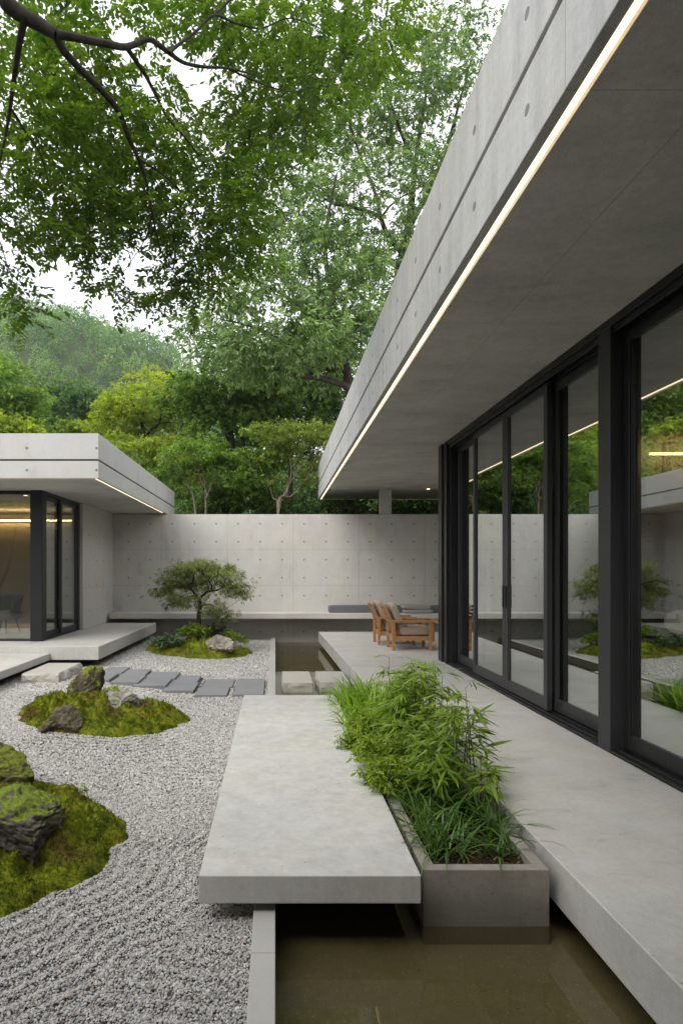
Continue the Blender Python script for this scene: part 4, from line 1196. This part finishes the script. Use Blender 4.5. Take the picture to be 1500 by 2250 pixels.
# ------------------------------------------------------------------ moss islands
MM = mossmat('moss')
mlabels = ['low moss island at the back of the gravel, under the small maple', 'middle moss island in the gravel carrying a tall mossy rock', 'large bright moss island at the near left, with a big dark rock']
mounds = []
for k, m in enumerate(MOUNDS):
    nr, na = (100, 320) if k else (40, 130)
    rr = np.linspace(0, 1.0, nr) ** .8 * 1.04
    th = np.linspace(0, 2 * math.pi, na, endpoint=False)
    R, T = np.meshgrid(rr, th, indexing='ij')
    w = 1 + .13 * vnoise(np.stack([np.cos(T).ravel() * 1.6 + 4, np.sin(T).ravel() * 1.6, 0 * T.ravel() + m[5]], 1), m[5]) + .06 * vnoise(np.stack([np.cos(T).ravel() * 6, np.sin(T).ravel() * 6, 0 * T.ravel() + m[5]], 1), m[5])
    x = m[0] + (R * np.cos(T)).ravel() * w * m[2]; y = m[1] + (R * np.sin(T)).ravel() * w * m[3]
    z = mound_z(x, y, k)
    z[R.ravel() > 1.02] -= .05
    V = np.stack([x, y, z], 1)
    i = np.arange(nr - 1)[:, None] * na; j = np.arange(na)[None, :]
    f = np.stack([i + j, i + na + j, i + na + (j + 1) % na, i + (j + 1) % na], -1).reshape(-1, 4)
    b = MB().add(V, f, np.clip(.5 + .5 * fbm(V * 20, 3, 3), 0, 1))
    # short moss shoots that break up the surface and the rim
    n = (12000, 34000, 60000)[k]
    a = rng.uniform(0, 6.283, n); r = np.sqrt(rng.uniform(0, 1, n)) * 1.0
    ww = 1 + .13 * vnoise(np.stack([np.cos(a) * 1.6 + 4, np.sin(a) * 1.6, 0 * a + m[5]], 1), m[5]) + .06 * vnoise(np.stack([np.cos(a) * 6, np.sin(a) * 6, 0 * a + m[5]], 1), m[5])
    sx = m[0] + r * np.cos(a) * ww * m[2]; sy = m[1] + r * np.sin(a) * ww * m[3]
    sz = mound_z(sx, sy, k) - .002
    S = np.stack([sx, sy, sz], 1)
    dv = rng.normal(0, .7, (n, 3)); dv[:, 2] = np.abs(dv[:, 2]) + .55
    ln = (.018, .016, .0125)[k] if k < 3 else .01
    b.leaves(S, dv, rng.normal(0, 1, (n, 3)), ln * np.exp(rng.normal(0, .35, n)) * (1 + .8 * np.clip(vnoise(S * 7, 4), 0, 1)), ln * .42, np.clip(.55 + .5 * fbm(S * 20, 3, 3) + rng.normal(0, .12, n), 0, 1))
    o = b.build('moss_mound', MM, loc=(m[0], m[1], float(gz(m[0], m[1]))), smooth=True)
    tag(o, mlabels[k], 'moss mound', 'moss islands in the gravel')
    mounds.append(o)

# ------------------------------------------------------------------ rocks
def ico(sub):
    bm = bmesh.new(); bmesh.ops.create_icosphere(bm, subdivisions=sub, radius=1.0)
    v = A([x.co[:] for x in bm.verts]); f = A([[q.index for q in p.verts] for p in bm.faces])
    bm.free(); return v, f
IV, IF = ico(6)
def rock(label, c, size, seed, mat, rz=0.0, tilt=0.0, cuts=9, strata=0.0, rough=.14, chisel=.75):
    r_ = np.random.default_rng(seed)
    v = IV.copy()
    # flat broken faces: clip the sphere with random planes
    for _ in range(cuts):
        n_ = r_.normal(0, 1, 3); n_[2] = n_[2] * .7 + .15; n_ /= np.linalg.norm(n_)
        dd_ = r_.uniform(.52, .88)
        h_ = v @ n_ - dd_
        v = v - np.outer(np.clip(h_, 0, None) * chisel, n_)
    nd = fbm(IV * 1.7 + seed, 5, seed)
    v = v * (1 + rough * nd)[:, None]
    v = v * (1 - .10 * np.abs(vnoise(IV * 4.2 + seed, seed + 3)))[:, None]
    v = v * (1 + .035 * fbm(IV * 12 + seed, 3, seed + 5))[:, None]
    if strata:
        ax = A([.30, .25, .92]); s_ = IV @ ax + .18 * vnoise(IV * 2, seed)
        st = np.abs((s_ * 5.5) % 1 - .5) * 2
        v = v * (1 - strata * (st < .28) * (1 + .6 * vnoise(IV * 6, seed)) - strata * .5 * st)[:, None]
    v = v * A(size)
    ca, sa = math.cos(tilt), math.sin(tilt)
    v = v @ A([[ca, 0, -sa], [0, 1, 0], [sa, 0, ca]])
    ca, sa = math.cos(rz), math.sin(rz)
    v = v @ A([[ca, sa, 0], [-sa, ca, 0], [0, 0, 1]])
    o = MB().add(v + A(c), IF).build('rock', mat, smooth=True)
    return tag(o, label, 'rock', 'garden rocks')
RM = {'grey': rockmat('grey_rock', (.10, .09, .075), (.36, .34, .30), .22),
      'pale': rockmat('pale_rock', (.16, .135, .11), (.44, .40, .34), .05),
      'dark': rockmat('dark_layered_rock', (.035, .032, .026), (.19, .17, .135), .42, ((.06, .09, .008), (.20, .25, .02)), True),
      'moss': rockmat('mossy_rock', (.035, .03, .018), (.14, .12, .07), .60, ((.065, .085, .008), (.23, .25, .02))),
      'brown': rockmat('brown_rock', (.045, .036, .022), (.16, .135, .085), .30, ((.06, .065, .01), (.17, .16, .03)))}
def mz(x, y, k): return float(mound_z(x, y, k)[0])
rock('upright moss-covered rock at the back of the middle moss island', (-2.12, 6.62, .06), (.225, .20, .25), 11, RM['moss'], .3, .05, 10)
rock('rounded brown rock at the front left edge of the middle moss island', (-1.93, 5.52, -.06), (.175, .15, .155), 23, RM['brown'], .2, -.15, 9)
rock('low brown rock beside the rounded one at the front of the middle moss island', (-2.09, 5.55, -.12), (.14, .15, .11), 31, RM['brown'], .9, .1, 9)
rock('weathered grey rock on top of the middle moss island, right side', (-1.52, 6.02, .02), (.215, .15, .125), 47, RM['grey'], -.35, .22, 9, rough=.2)
rock('big dark layered rock on the near moss island, cut by the left edge', (-1.42, 3.22, -.07), (.45, .33, .25), 5, RM['dark'], -.25, -.08, 15, .05, .07, .97)
rock('dark rock under a thick moss cap behind the big layered rock', (-1.88, 4.02, -.03), (.26, .22, .22), 14, RM['moss'], .5, 0, 10)
rock('pale grey boulder lying on the back moss island in front of the maple', (-.98, 10.62, .02), (.27, .19, .17), 61, RM['pale'], -.2, .2, 9, rough=.2)

# ------------------------------------------------------------------ small maple on the back island
bt = Tree('maple_tree', 'small spreading ornamental maple with one short trunk, on the back moss island', (-1.49, 11.45, -.15), BK['brown'], LF['bonsai'])
TY = 11.4
bt.limb([(-1.49, 11.45, -.15), *pxpath([(437, 1372), (438, 1345), (441, 1330), (436, 1317)], TY)], [.062, .05, .043, .042, .040], 8)
bt.limb(pxpath([(436, 1317), (430, 1308), (420, 1294), (408, 1287), (392, 1280), (372, 1276), (356, 1285)], TY, 11.0), [.030, .027, .023, .02, .016, .012, .005], 6)
bt.limb(pxpath([(437, 1317), (446, 1308), (456, 1300), (475, 1297), (488, 1292), (505, 1286), (525, 1292)], TY, 11.7), [.028, .025, .022, .018, .015, .011, .005], 6)
bt.limb(pxpath([(421, 1294), (424, 1278), (425, 1264), (415, 1252), (405, 1246)], TY, 11.6), [.020, .018, .015, .010, .005], 5)
bt.limb(pxpath([(466, 1297), (464, 1284), (455, 1272), (446, 1258), (450, 1246)], TY, 11.2), [.016, .014, .011, .008, .004], 5)
bt.limb(pxpath([(488, 1292), (495, 1275), (488, 1262)], TY, 11.8), [.012, .009, .004], 5)
bt.limb(pxpath([(438, 1335), (455, 1328), (472, 1332), (490, 1342)], TY, 11.0), [.014, .011, .008, .004], 5)
bt.limb(pxpath([(430, 1308), (412, 1312), (392, 1322)], TY, 11.1), [.014, .010, .004], 5)
tb = [(425, 1240, 52, 9), (465, 1246, 48, 10), (395, 1256, 42, 10), (490, 1262, 44, 11), (375, 1274, 34, 11), (440, 1262, 50, 11), (515, 1284, 30, 14), (362, 1296, 26, 14), (410, 1282, 36, 10), (405, 1312, 34, 9), (385, 1322, 24, 10), (495, 1312, 34, 10), (528, 1306, 18, 12), (470, 1280, 36, 10), (470, 1340, 30, 10), (488, 1352, 22, 12), (445, 1295, 30, 8, .6), (430, 1326, 30, 6, .6), (440, 1231, 30, 5)]
bt.crown(pxblobs(tb, TY, 1.1, .35), 300, 62, .075, .0125, spread=.085, flat=.4, droop=.7, up=.9, tint=(.42, .28), shell=.3, rtwig=.004, out=.9)
bt.done()

# ------------------------------------------------------------------ planting helpers
def plant(name, label, base, group=None, cat='plant'):
    return thing(name, label, cat, tuple(base), group)
LF['grass'] = leafmat('fresh_grass_blade', (.09, .17, .012), (.26, .40, .035), .4, .4, .4)
LF['liriope'] = leafmat('dark_grass_blade', (.032, .085, .013), (.12, .21, .042), .3, .5, .35)
LF['bamboo'] = leafmat('bamboo_leaf', (.07, .14, .014), (.24, .33, .045), .4, .4, .4)
LF['cover'] = leafmat('light_green_leaf', (.09, .16, .012), (.27, .34, .03), .4, .4, .4)
LF['glaucous'] = leafmat('blue_green_leaf', (.035, .085, .035), (.12, .20, .10), .3, .4)
CULM = plain('bamboo_culm', (.075, .075, .02), .5, .4, nscale=12, namp=.4)

def tuft(name, label, base, nb, h, w, mat, spread=.035, group=None, lean=(.15, .8), droop=(.6, 1.6), tint=(.5, .25)):
    r = plant(name, label, base, group, 'grass')
    n = nb
    az = rng.uniform(0, 6.283, n)
    P = np.stack([base[0] + rng.normal(0, spread, n), base[1] + rng.normal(0, spread, n), np.full(n, base[2] - .005)], 1)
    m = MB().blades(P, az, rng.uniform(lean[0], lean[1], n), h * rng.uniform(.55, 1.15, n), w * rng.uniform(.7, 1.3, n), rng.uniform(droop[0], droop[1], n), np.clip(rng.normal(tint[0], tint[1], n), 0, 1), 6)
    m.build('blades', mat, r, smooth=True)
    return r
def bamboo(label, base, stalks, h, group, seed, leafy=1.0):
    r_ = np.random.default_rng(seed)
    r = plant('bamboo', label, base, group)
    st, lf = MB(), MB()
    P_, D_, N_, T_ = [], [], [], []
    for _ in range(stalks):
        b = A(base, float) + A([r_.normal(0, .035), r_.normal(0, .05), -.01])
        H = h * r_.uniform(.65, 1.1)
        tip = b + A([r_.normal(.02, .07) * H, r_.normal(0, .09) * H, H])
        t = np.linspace(0, 1, 9)[:, None]
        path = b + (tip - b) * t; path[:, 0] += .05 * H * np.sin(t[:, 0] * 2) * r_.normal(); path[:, 1] += .05 * H * t[:, 0] ** 2 * r_.normal()
        st.tube(path, np.linspace(.0045, .0014, 9), 5)
        for q in range(int(10 * leafy) + 4):
            u = r_.uniform(.35, 1.0) ** .8
            p = A([np.interp(u, t[:, 0], path[:, i]) for i in range(3)])
            a = r_.uniform(0, 6.283)
            d = A([math.cos(a), math.sin(a), r_.uniform(.1, .7)])
            bl = r_.uniform(.05, .15) * (1.25 - u * .6)
            e = p + d * bl
            st.tube([p, (p + e) / 2 + A([0, 0, .008]), e], [.0012, .001, .0007], 3)
            for z in range(r_.integers(3, 7)):
                aa = a + r_.normal(0, .75)
                P_.append(p + (e - p) * r_.uniform(.55, 1)); D_.append((math.cos(aa), math.sin(aa), r_.normal(-.32, .35))); N_.append((r_.normal(0, .4), r_.normal(0, .4), 1))
                T_.append(np.clip(r_.normal(.35 + .35 * u, .2), 0, 1))
    n = len(P_)
    lf.leaves(A(P_), A(D_), A(N_), (.11 * np.exp(r_.normal(0, .25, n))), .0165 * np.exp(r_.normal(0, .2, n)), A(T_), True, .2)
    st.build('stalks', CULM, r, smooth=True); lf.build('foliage', LF['bamboo'], r)
    return r
def leafy(name, label, base, n, rx, ry, h, L, Wd, mat, group=None, tint=(.5, .25), droop=.3, up=.8, cat='plant', stems=14, hexa=True):
    r = plant(name, label, base, group, cat)
    lf, st = MB(), MB()
    b0 = A(base, float)
    tips = []
    for _ in range(stems):
        a = rng.uniform(0, 6.283); q = math.sqrt(rng.uniform(0, 1))
        tip = b0 + A([rx * q * math.cos(a), ry * q * math.sin(a), h * (1 - .55 * q * q) * rng.uniform(.7, 1.05)])
        pth = curve(b0 + A([rng.normal(0, .02), rng.normal(0, .02), 0]), tip, 6, .12, .06)
        st.tube(pth, np.linspace(.003, .0012, 6), 4)
        tips.append(pth)
    tips = A(tips)
    i = rng.integers(0, stems, n); u = rng.uniform(.35, 1, n) ** .6 * 4.999
    k0 = u.astype(int)
    P = tips[i, k0] + (tips[i, k0 + 1] - tips[i, k0]) * (u - k0)[:, None] + rng.normal(0, .012 + .12 * L, (n, 3))
    a = rng.uniform(0, 6.283, n)
    D = np.stack([np.cos(a), np.sin(a), rng.normal(-droop, .35, n)], 1)
    N = rng.normal(0, .4, (n, 3)) + A([0, 0, up])
    lf.leaves(P, D, N, L * np.exp(rng.normal(0, .2, n)), Wd * np.exp(rng.normal(0, .2, n)), np.clip(rng.normal(tint[0], tint[1], n) + .25 * (P[:, 2] - base[2]) / h - .12, 0, 1), hexa, .15)
    st.build('stems', CULM, r, smooth=True); lf.build('foliage', mat, r)
    return r

# planter: dark lily-turf in front, bamboo along the house side, fresh grass at the far end, leafy cover spilling over the slab
SZ = -.075
G1 = 'dark arching grass tufts in the planter'
front = [(.80, 2.93, .34), (.90, 3.02, .28), (.78, 3.16, .36), (.98, 3.22, .30), (.86, 3.36, .34), (1.14, 2.96, .30), (1.17, 3.20, .33), (1.04, 3.42, .32), (.80, 3.55, .36), (1.10, 3.62, .32), (.95, 3.60, .34), (1.16, 3.46, .3)]
flab = ['at the front left corner of the trough', 'in the middle of the front of the trough', 'leaning over the slab near the front', 'third back in the middle of the trough', 'behind the front left tufts', 'at the front right corner of the trough', 'against the right rim near the front', 'below the nearest bamboo', 'trailing over the slab behind the front tufts', 'between the bamboo stalks', 'in the middle below the leafy cover', 'right of the middle, under the bamboo']
for (x, y, h), wd in zip(front, flab):
    tuft('grass_tuft', 'dark arching grass tuft ' + wd, (x, y, SZ), 44 if y > 3 else 30, h * 1.02, .0135, LF['liriope'], .035, G1, (.2, 1.15), (1.1, 2.5), (.5, .3))
G2 = 'fresh green grass tufts at the far end of the planter'
far = [(.74, 5.15, .36), (.82, 5.45, .40), (.78, 5.80, .42), (.92, 5.95, .44), (1.02, 5.65, .42), (.90, 5.30, .38), (1.10, 5.95, .40), (1.00, 5.25, .36), (.76, 6.12, .38), (.88, 6.18, .42), (1.14, 5.55, .38), (.74, 4.85, .32), (.86, 4.95, .36), (1.02, 6.15, .42)]
wds = ['hanging over the slab, nearest', 'over the slab in the second row', 'over the slab near the far corner', 'in the middle near the far end', 'in the middle, behind the bamboo', 'in the middle, in front', 'at the far right corner', 'next to the bamboo, in front', 'at the far left corner', 'at the far end, left of centre', 'on the terrace side', 'just beyond the leafy cover', 'between leafy cover and tall grass', 'at the far end, right of centre']
for (x, y, h), wd in zip(far, wds):
    tuft('grass_tuft', 'fresh green grass tuft ' + wd, (x - .03, y, SZ), 62, h * 1.1, .021, LF['grass'], .065, G2, (.1, 1.15), (.8, 2.2), (.58, .25))
G3 = 'bamboo clumps in the planter'
bm_ = [(1.13, 3.72, .60, 4), (1.10, 4.05, .60, 5), (1.02, 4.35, .72, 6), (1.13, 4.60, .66, 5), (.95, 4.62, .60, 6), (1.05, 4.95, .66, 6), (.88, 4.30, .48, 5), (1.13, 5.15, .56, 4), (1.16, 3.38, .40, 3), (1.18, 3.58, .66, 2), (1.17, 4.28, .70, 3), (.93, 3.48, .38, 4), (.88, 3.85, .42, 5)]
bl_ = ['nearest tall bamboo with sparse leaves against the terrace edge', 'slender bamboo second from the front', 'tallest bamboo clump in the middle of the planter', 'bamboo leaning towards the glass doors', 'bushy bamboo on the platform side', 'bamboo at the back, in front of the fresh grass', 'short bushy bamboo behind the leafy cover', 'thin bamboo farthest from the camera, by the terrace', 'short bamboo sprig rising from the dark grass', 'two thin upright bamboo stalks hard against the terrace, near the front', 'tall thin bamboo stalks against the terrace, beside the tallest clump', 'low bamboo sprig among the dark grass in the middle of the trough', 'low bushy bamboo between the dark grass and the leafy cover']
for i, ((x, y, h, ns), wd) in enumerate(zip(bm_, bl_)):
    bamboo(wd, (x, y, SZ), ns, h, G3, 100 + i, .45 if ns <= 3 else 1.0)
G4 = 'leafy ground cover spilling over the slab'
cv = [(.70, 3.66, .25, .19, .30), (.73, 4.08, .25, .20, .34), (.70, 4.46, .25, .20, .32), (.80, 4.78, .24, .2, .36), (.92, 4.05, .18, .18, .36), (.98, 3.85, .16, .16, .32)]
cl_ = ['yellow-green leafy plant spilling over the slab, nearest', 'yellow-green leafy plant spilling over the slab, second', 'leafy plant spilling over the slab at its farthest point', 'leafy plant between bamboo and fresh grass', 'leafy plant in the middle below the bamboo', 'leafy plant behind the dark grass']
for (x, y, rx, ry, h), wd in zip(cv, cl_):
    leafy('leafy_plant', wd, (x, y, SZ), 1150, rx, ry, h, .040, .0125, LF['cover'], G4, (.5, .28), droop=.5, stems=26)

# bark chips and dead leaves on the soil
n = 700
lm = MB()
lp_ = np.stack([rng.uniform(.75, 1.2, n), rng.uniform(2.79, 4.2, n), np.full(n, SZ + .008)], 1)
lm.leaves(lp_, rng.normal(0, 1, (n, 3)) * A([1, 1, .25]), rng.normal(0, .5, (n, 3)) + A([0, 0, 1]), rng.uniform(.012, .04, n), rng.uniform(.006, .014, n), rng.uniform(0, 1, n), True)
lm.build('litter', leafmat('bark_litter', (.03, .02, .012), (.22, .13, .07), .05), pt, kind='stuff')

# plants on the moss islands
tuft('strap_leaf_plant', 'blue-green strap-leaved plant at the left of the back moss island', (-2.05, 10.85, gz(-2.05, 0) + .03), 60, .42, .045, LF['glaucous'], .09, None, (.2, .9), (.5, 1.4), (.55, .25))
leafy('leafy_shrub', 'low blue-green leafy shrub at the left front of the back moss island', (-1.88, 10.55, mz(-1.88, 10.6, 0)), 420, .30, .22, .28, .085, .034, LF['glaucous'], None, (.6, .25), cat='shrub')
leafy('leafy_shrub', 'bright green leafy shrub in front of the small maple trunk', (-1.50, 10.95, mz(-1.5, 10.95, 0) - .02), 700, .33, .25, .27, .085, .03, LF['cover'], None, (.35, .25), up=.6, cat='shrub', stems=24)
leafy('fern', 'bright green fern at the right of the back moss island', (-.80, 11.1, mz(-.85, 11.1, 0)), 520, .30, .22, .30, .075, .018, LF['cover'], None, (.55, .25), droop=.45, stems=16)
leafy('dark_shrub', 'dark bronze-green shrub behind the small maple trunk', (-1.12, 11.5, -.2), 800, .30, .25, .62, .075, .02, LF['deep'], None, (.2, .15), droop=.6, cat='shrub', stems=20)
leafy('leafy_plant', 'small pale green plant beside the tall mossy rock', (-1.78, 6.42, mz(-1.78, 6.42, 1) - .01), 420, .15, .10, .16, .03, .012, LF['cover'], None, (.8, .2), stems=16)
leafy('seedling', 'tiny green seedling at the back rim of the near moss island', (-1.30, 3.98, mz(-1.30, 3.98, 2) - .005), 26, .05, .04, .10, .03, .012, LF['cover'], None, (.5, .2), stems=4)

# ------------------------------------------------------------------ furniture
wood = NT('teak_wood')
Pw = wood.objc()
gr = wood.noise(Pw, 9, 6, .65, (1.2, 9, 9))
wood.l(wood.mix(wood.ramp(gr, .3, .7), (.27, .125, .045), (.47, .255, .105)), wood.p.inputs['Base Color'])
wood.p.inputs['Roughness'].default_value = .55
def armchair(label, loc, rz):
    r = thing('armchair', label, 'armchair', (0, 0, 0), 'wooden armchairs on the terrace')
    wm = wood.m
    for sy in (-1, 1):
        y = sy * .245
        MB().box(.285, .335, y - .024, y + .024, 0, .468).build('leg', wm, r, bevel=.003)
        MB().box(-.335, -.285, y - .024, y + .024, 0, .468).build('leg', wm, r, bevel=.003)
        MB().box(-.35, .365, y - .034, y + .034, .469, .508).build('armrest', wm, r, bevel=.006)
    MB().box(-.285, .285, -.262, -.232, .17, .245).box(-.285, .285, .232, .262, .17, .245).box(.29, .33, -.22, .22, .17, .245).box(-.30, -.26, -.22, .22, .17, .245).box(-.26, .29, -.2, -.15, .205, .228).box(-.26, .29, -.03, .03, .205, .228).box(-.26, .29, .15, .2, .205, .228).build('seat_frame', wm, r, bevel=.003)
    bk = MB()
    p0, p1 = A([-.215, 0, .20]), A([-.435, 0, .735])
    for sy in (-1, 1):
        o_ = A([0, sy * .195, 0]); bk.bar(p0 + o_, p1 + o_, .045, .03, (1, 0, .4))
    for q in range(8):
        u = .22 + .11 * q
        c_ = p0 + (p1 - p0) * u
        d_ = (p1 - p0) / np.linalg.norm(p1 - p0)
        bk.bar(c_ + A([.003, -.172, 0]), c_ + A([.003, .172, 0]), .018, .044, tuple(d_))
    bk.build('backrest', wm, r, bevel=.003)
    MB().pillow((.055, 0, .325), (.255, .21, .078), .26).build('seat_cushion', fab3, r, smooth=True)
    al = math.atan2(.535, -.22) - math.pi / 2
    ca, sa = math.cos(al), math.sin(al)
    MB().pillow((-.232, 0, .575), (.062, .205, .225), .28, ((ca, 0, -sa), (0, 1, 0), (sa, 0, ca))).build('back_cushion', fab3, r, smooth=True)
    r.location = loc; r.rotation_euler = (0, 0, rz)
    return r
ch = armchair('nearer wooden armchair with beige cushions, on the terrace', (2.29, 10.17, 0), 0)
dup(ch, (2.18, 10.92, 0), 0.0, 1.0, 'wooden armchair with beige cushions, half hidden behind the nearer one')
ct_ = thing('coffee_table', 'low wooden table on the terrace, cut off by the black door frame', 'table', (3.3, 10.9, 0))
MB().box(2.94, 3.66, 10.55, 11.25, .375, .415).build('tabletop', wood.m, ct_, bevel=.004)
for x_ in (2.955, 3.595):
    for y_ in (10.565, 11.185):
        MB().box(x_, x_ + .05, y_, y_ + .05, 0, .374).build('leg', wood.m, ct_, bevel=.003)

# indoors, behind the glass
ceram = plain('pale_glazed_ceramic', (.42, .40, .35), .4, .5, nscale=3, namp=.06)
pot = MB().lathe([(.001, .013), (.15, .013), (.17, .05), (.20, .30), (.235, .62), (.24, .70), (.225, .715), (.205, .70), (.195, .62), (.001, .60)], (3.55, 7.25, 0), 40).build('floor_vase', ceram, smooth=True)
tag(pot, 'tall pale vase standing on the floor behind the glass doors', 'vase')
sb = thing('sideboard', 'long pale low table inside the house behind the glass', 'table', (4.6, 6.2, .012))
MB().box(3.85, 5.75, 5.6, 6.4, .52, .58).build('tabletop', ceram, sb, bevel=.005)
for x_ in (3.95, 5.6):
    MB().box(x_, x_ + .07, 5.7, 6.3, .012, .519).build('leg', wood.m, sb, bevel=.004)
lp = thing('table_lamp', 'round white paper lamp standing on the long table indoors', 'lamp', (4.05, 5.95, .58))
MB().lathe([(.001, .581), (.06, .582), (.06, .592), (.012, .6), (.012, .74)], (4.05, 5.95, 0), 20).build('base', M['frame'], lp)
MB().pillow((4.05, 5.95, .83), (.125, .125, .11), 1.0).build('lamp_shade', emit('paper_lamp_shade', (1.0, .9, .72), .30), lp, smooth=True)
lc = thing('lounge_chair', 'rounded grey lounge chair behind the pavilion glass', 'chair', (-5.0, 10.9, .2))
sh = MB()
uu, vv = np.meshgrid(np.linspace(-1.9, 1.9, 30), np.linspace(0, 1, 10))
sh.grid(np.stack([-5.0 + .33 * np.cos(uu.ravel() + 1.2) * (.8 + .25 * vv.ravel()), 10.9 + .33 * np.sin(uu.ravel() + 1.2) * (.8 + .25 * vv.ravel()), .48 + .42 * vv.ravel() * (.6 + .4 * np.cos(uu.ravel() * .7))], 1), 30, 10)
sh_o = sh.build('shell', fab, lc, smooth=True)
sm = sh_o.modifiers.new('thick', 'SOLIDIFY'); sm.thickness = .04
MB().pillow((-5.0, 10.9, .52), (.29, .29, .08), .5).build('seat_cushion', fab2, lc, smooth=True)
for a_ in (.6, 2.2, 3.8, 5.3):
    MB().tube([(-5.0 + .2 * math.cos(a_), 10.9 + .2 * math.sin(a_), .47), (-5.0 + .28 * math.cos(a_), 10.9 + .28 * math.sin(a_), .202)], [.015, .012], 8).build('leg', M['frame'], lc)

# ------------------------------------------------------------------ the damp air between here and the hill
hz_ = NT('damp_air')
hz_.t.nodes.remove(hz_.p)
pv = hz_.n("ShaderNodeVolumePrincipled")
pv.inputs['Color'].default_value = (.86, .93, 1.0, 1)
pv.inputs['Density'].default_value = .00045
pv.inputs['Anisotropy'].default_value = .2
hz_.l(pv.outputs[0], hz_.out.inputs['Volume'])
MB().box(-260, 160, -40, 300, -12, 110).build('haze', hz_.m, kind='stuff')
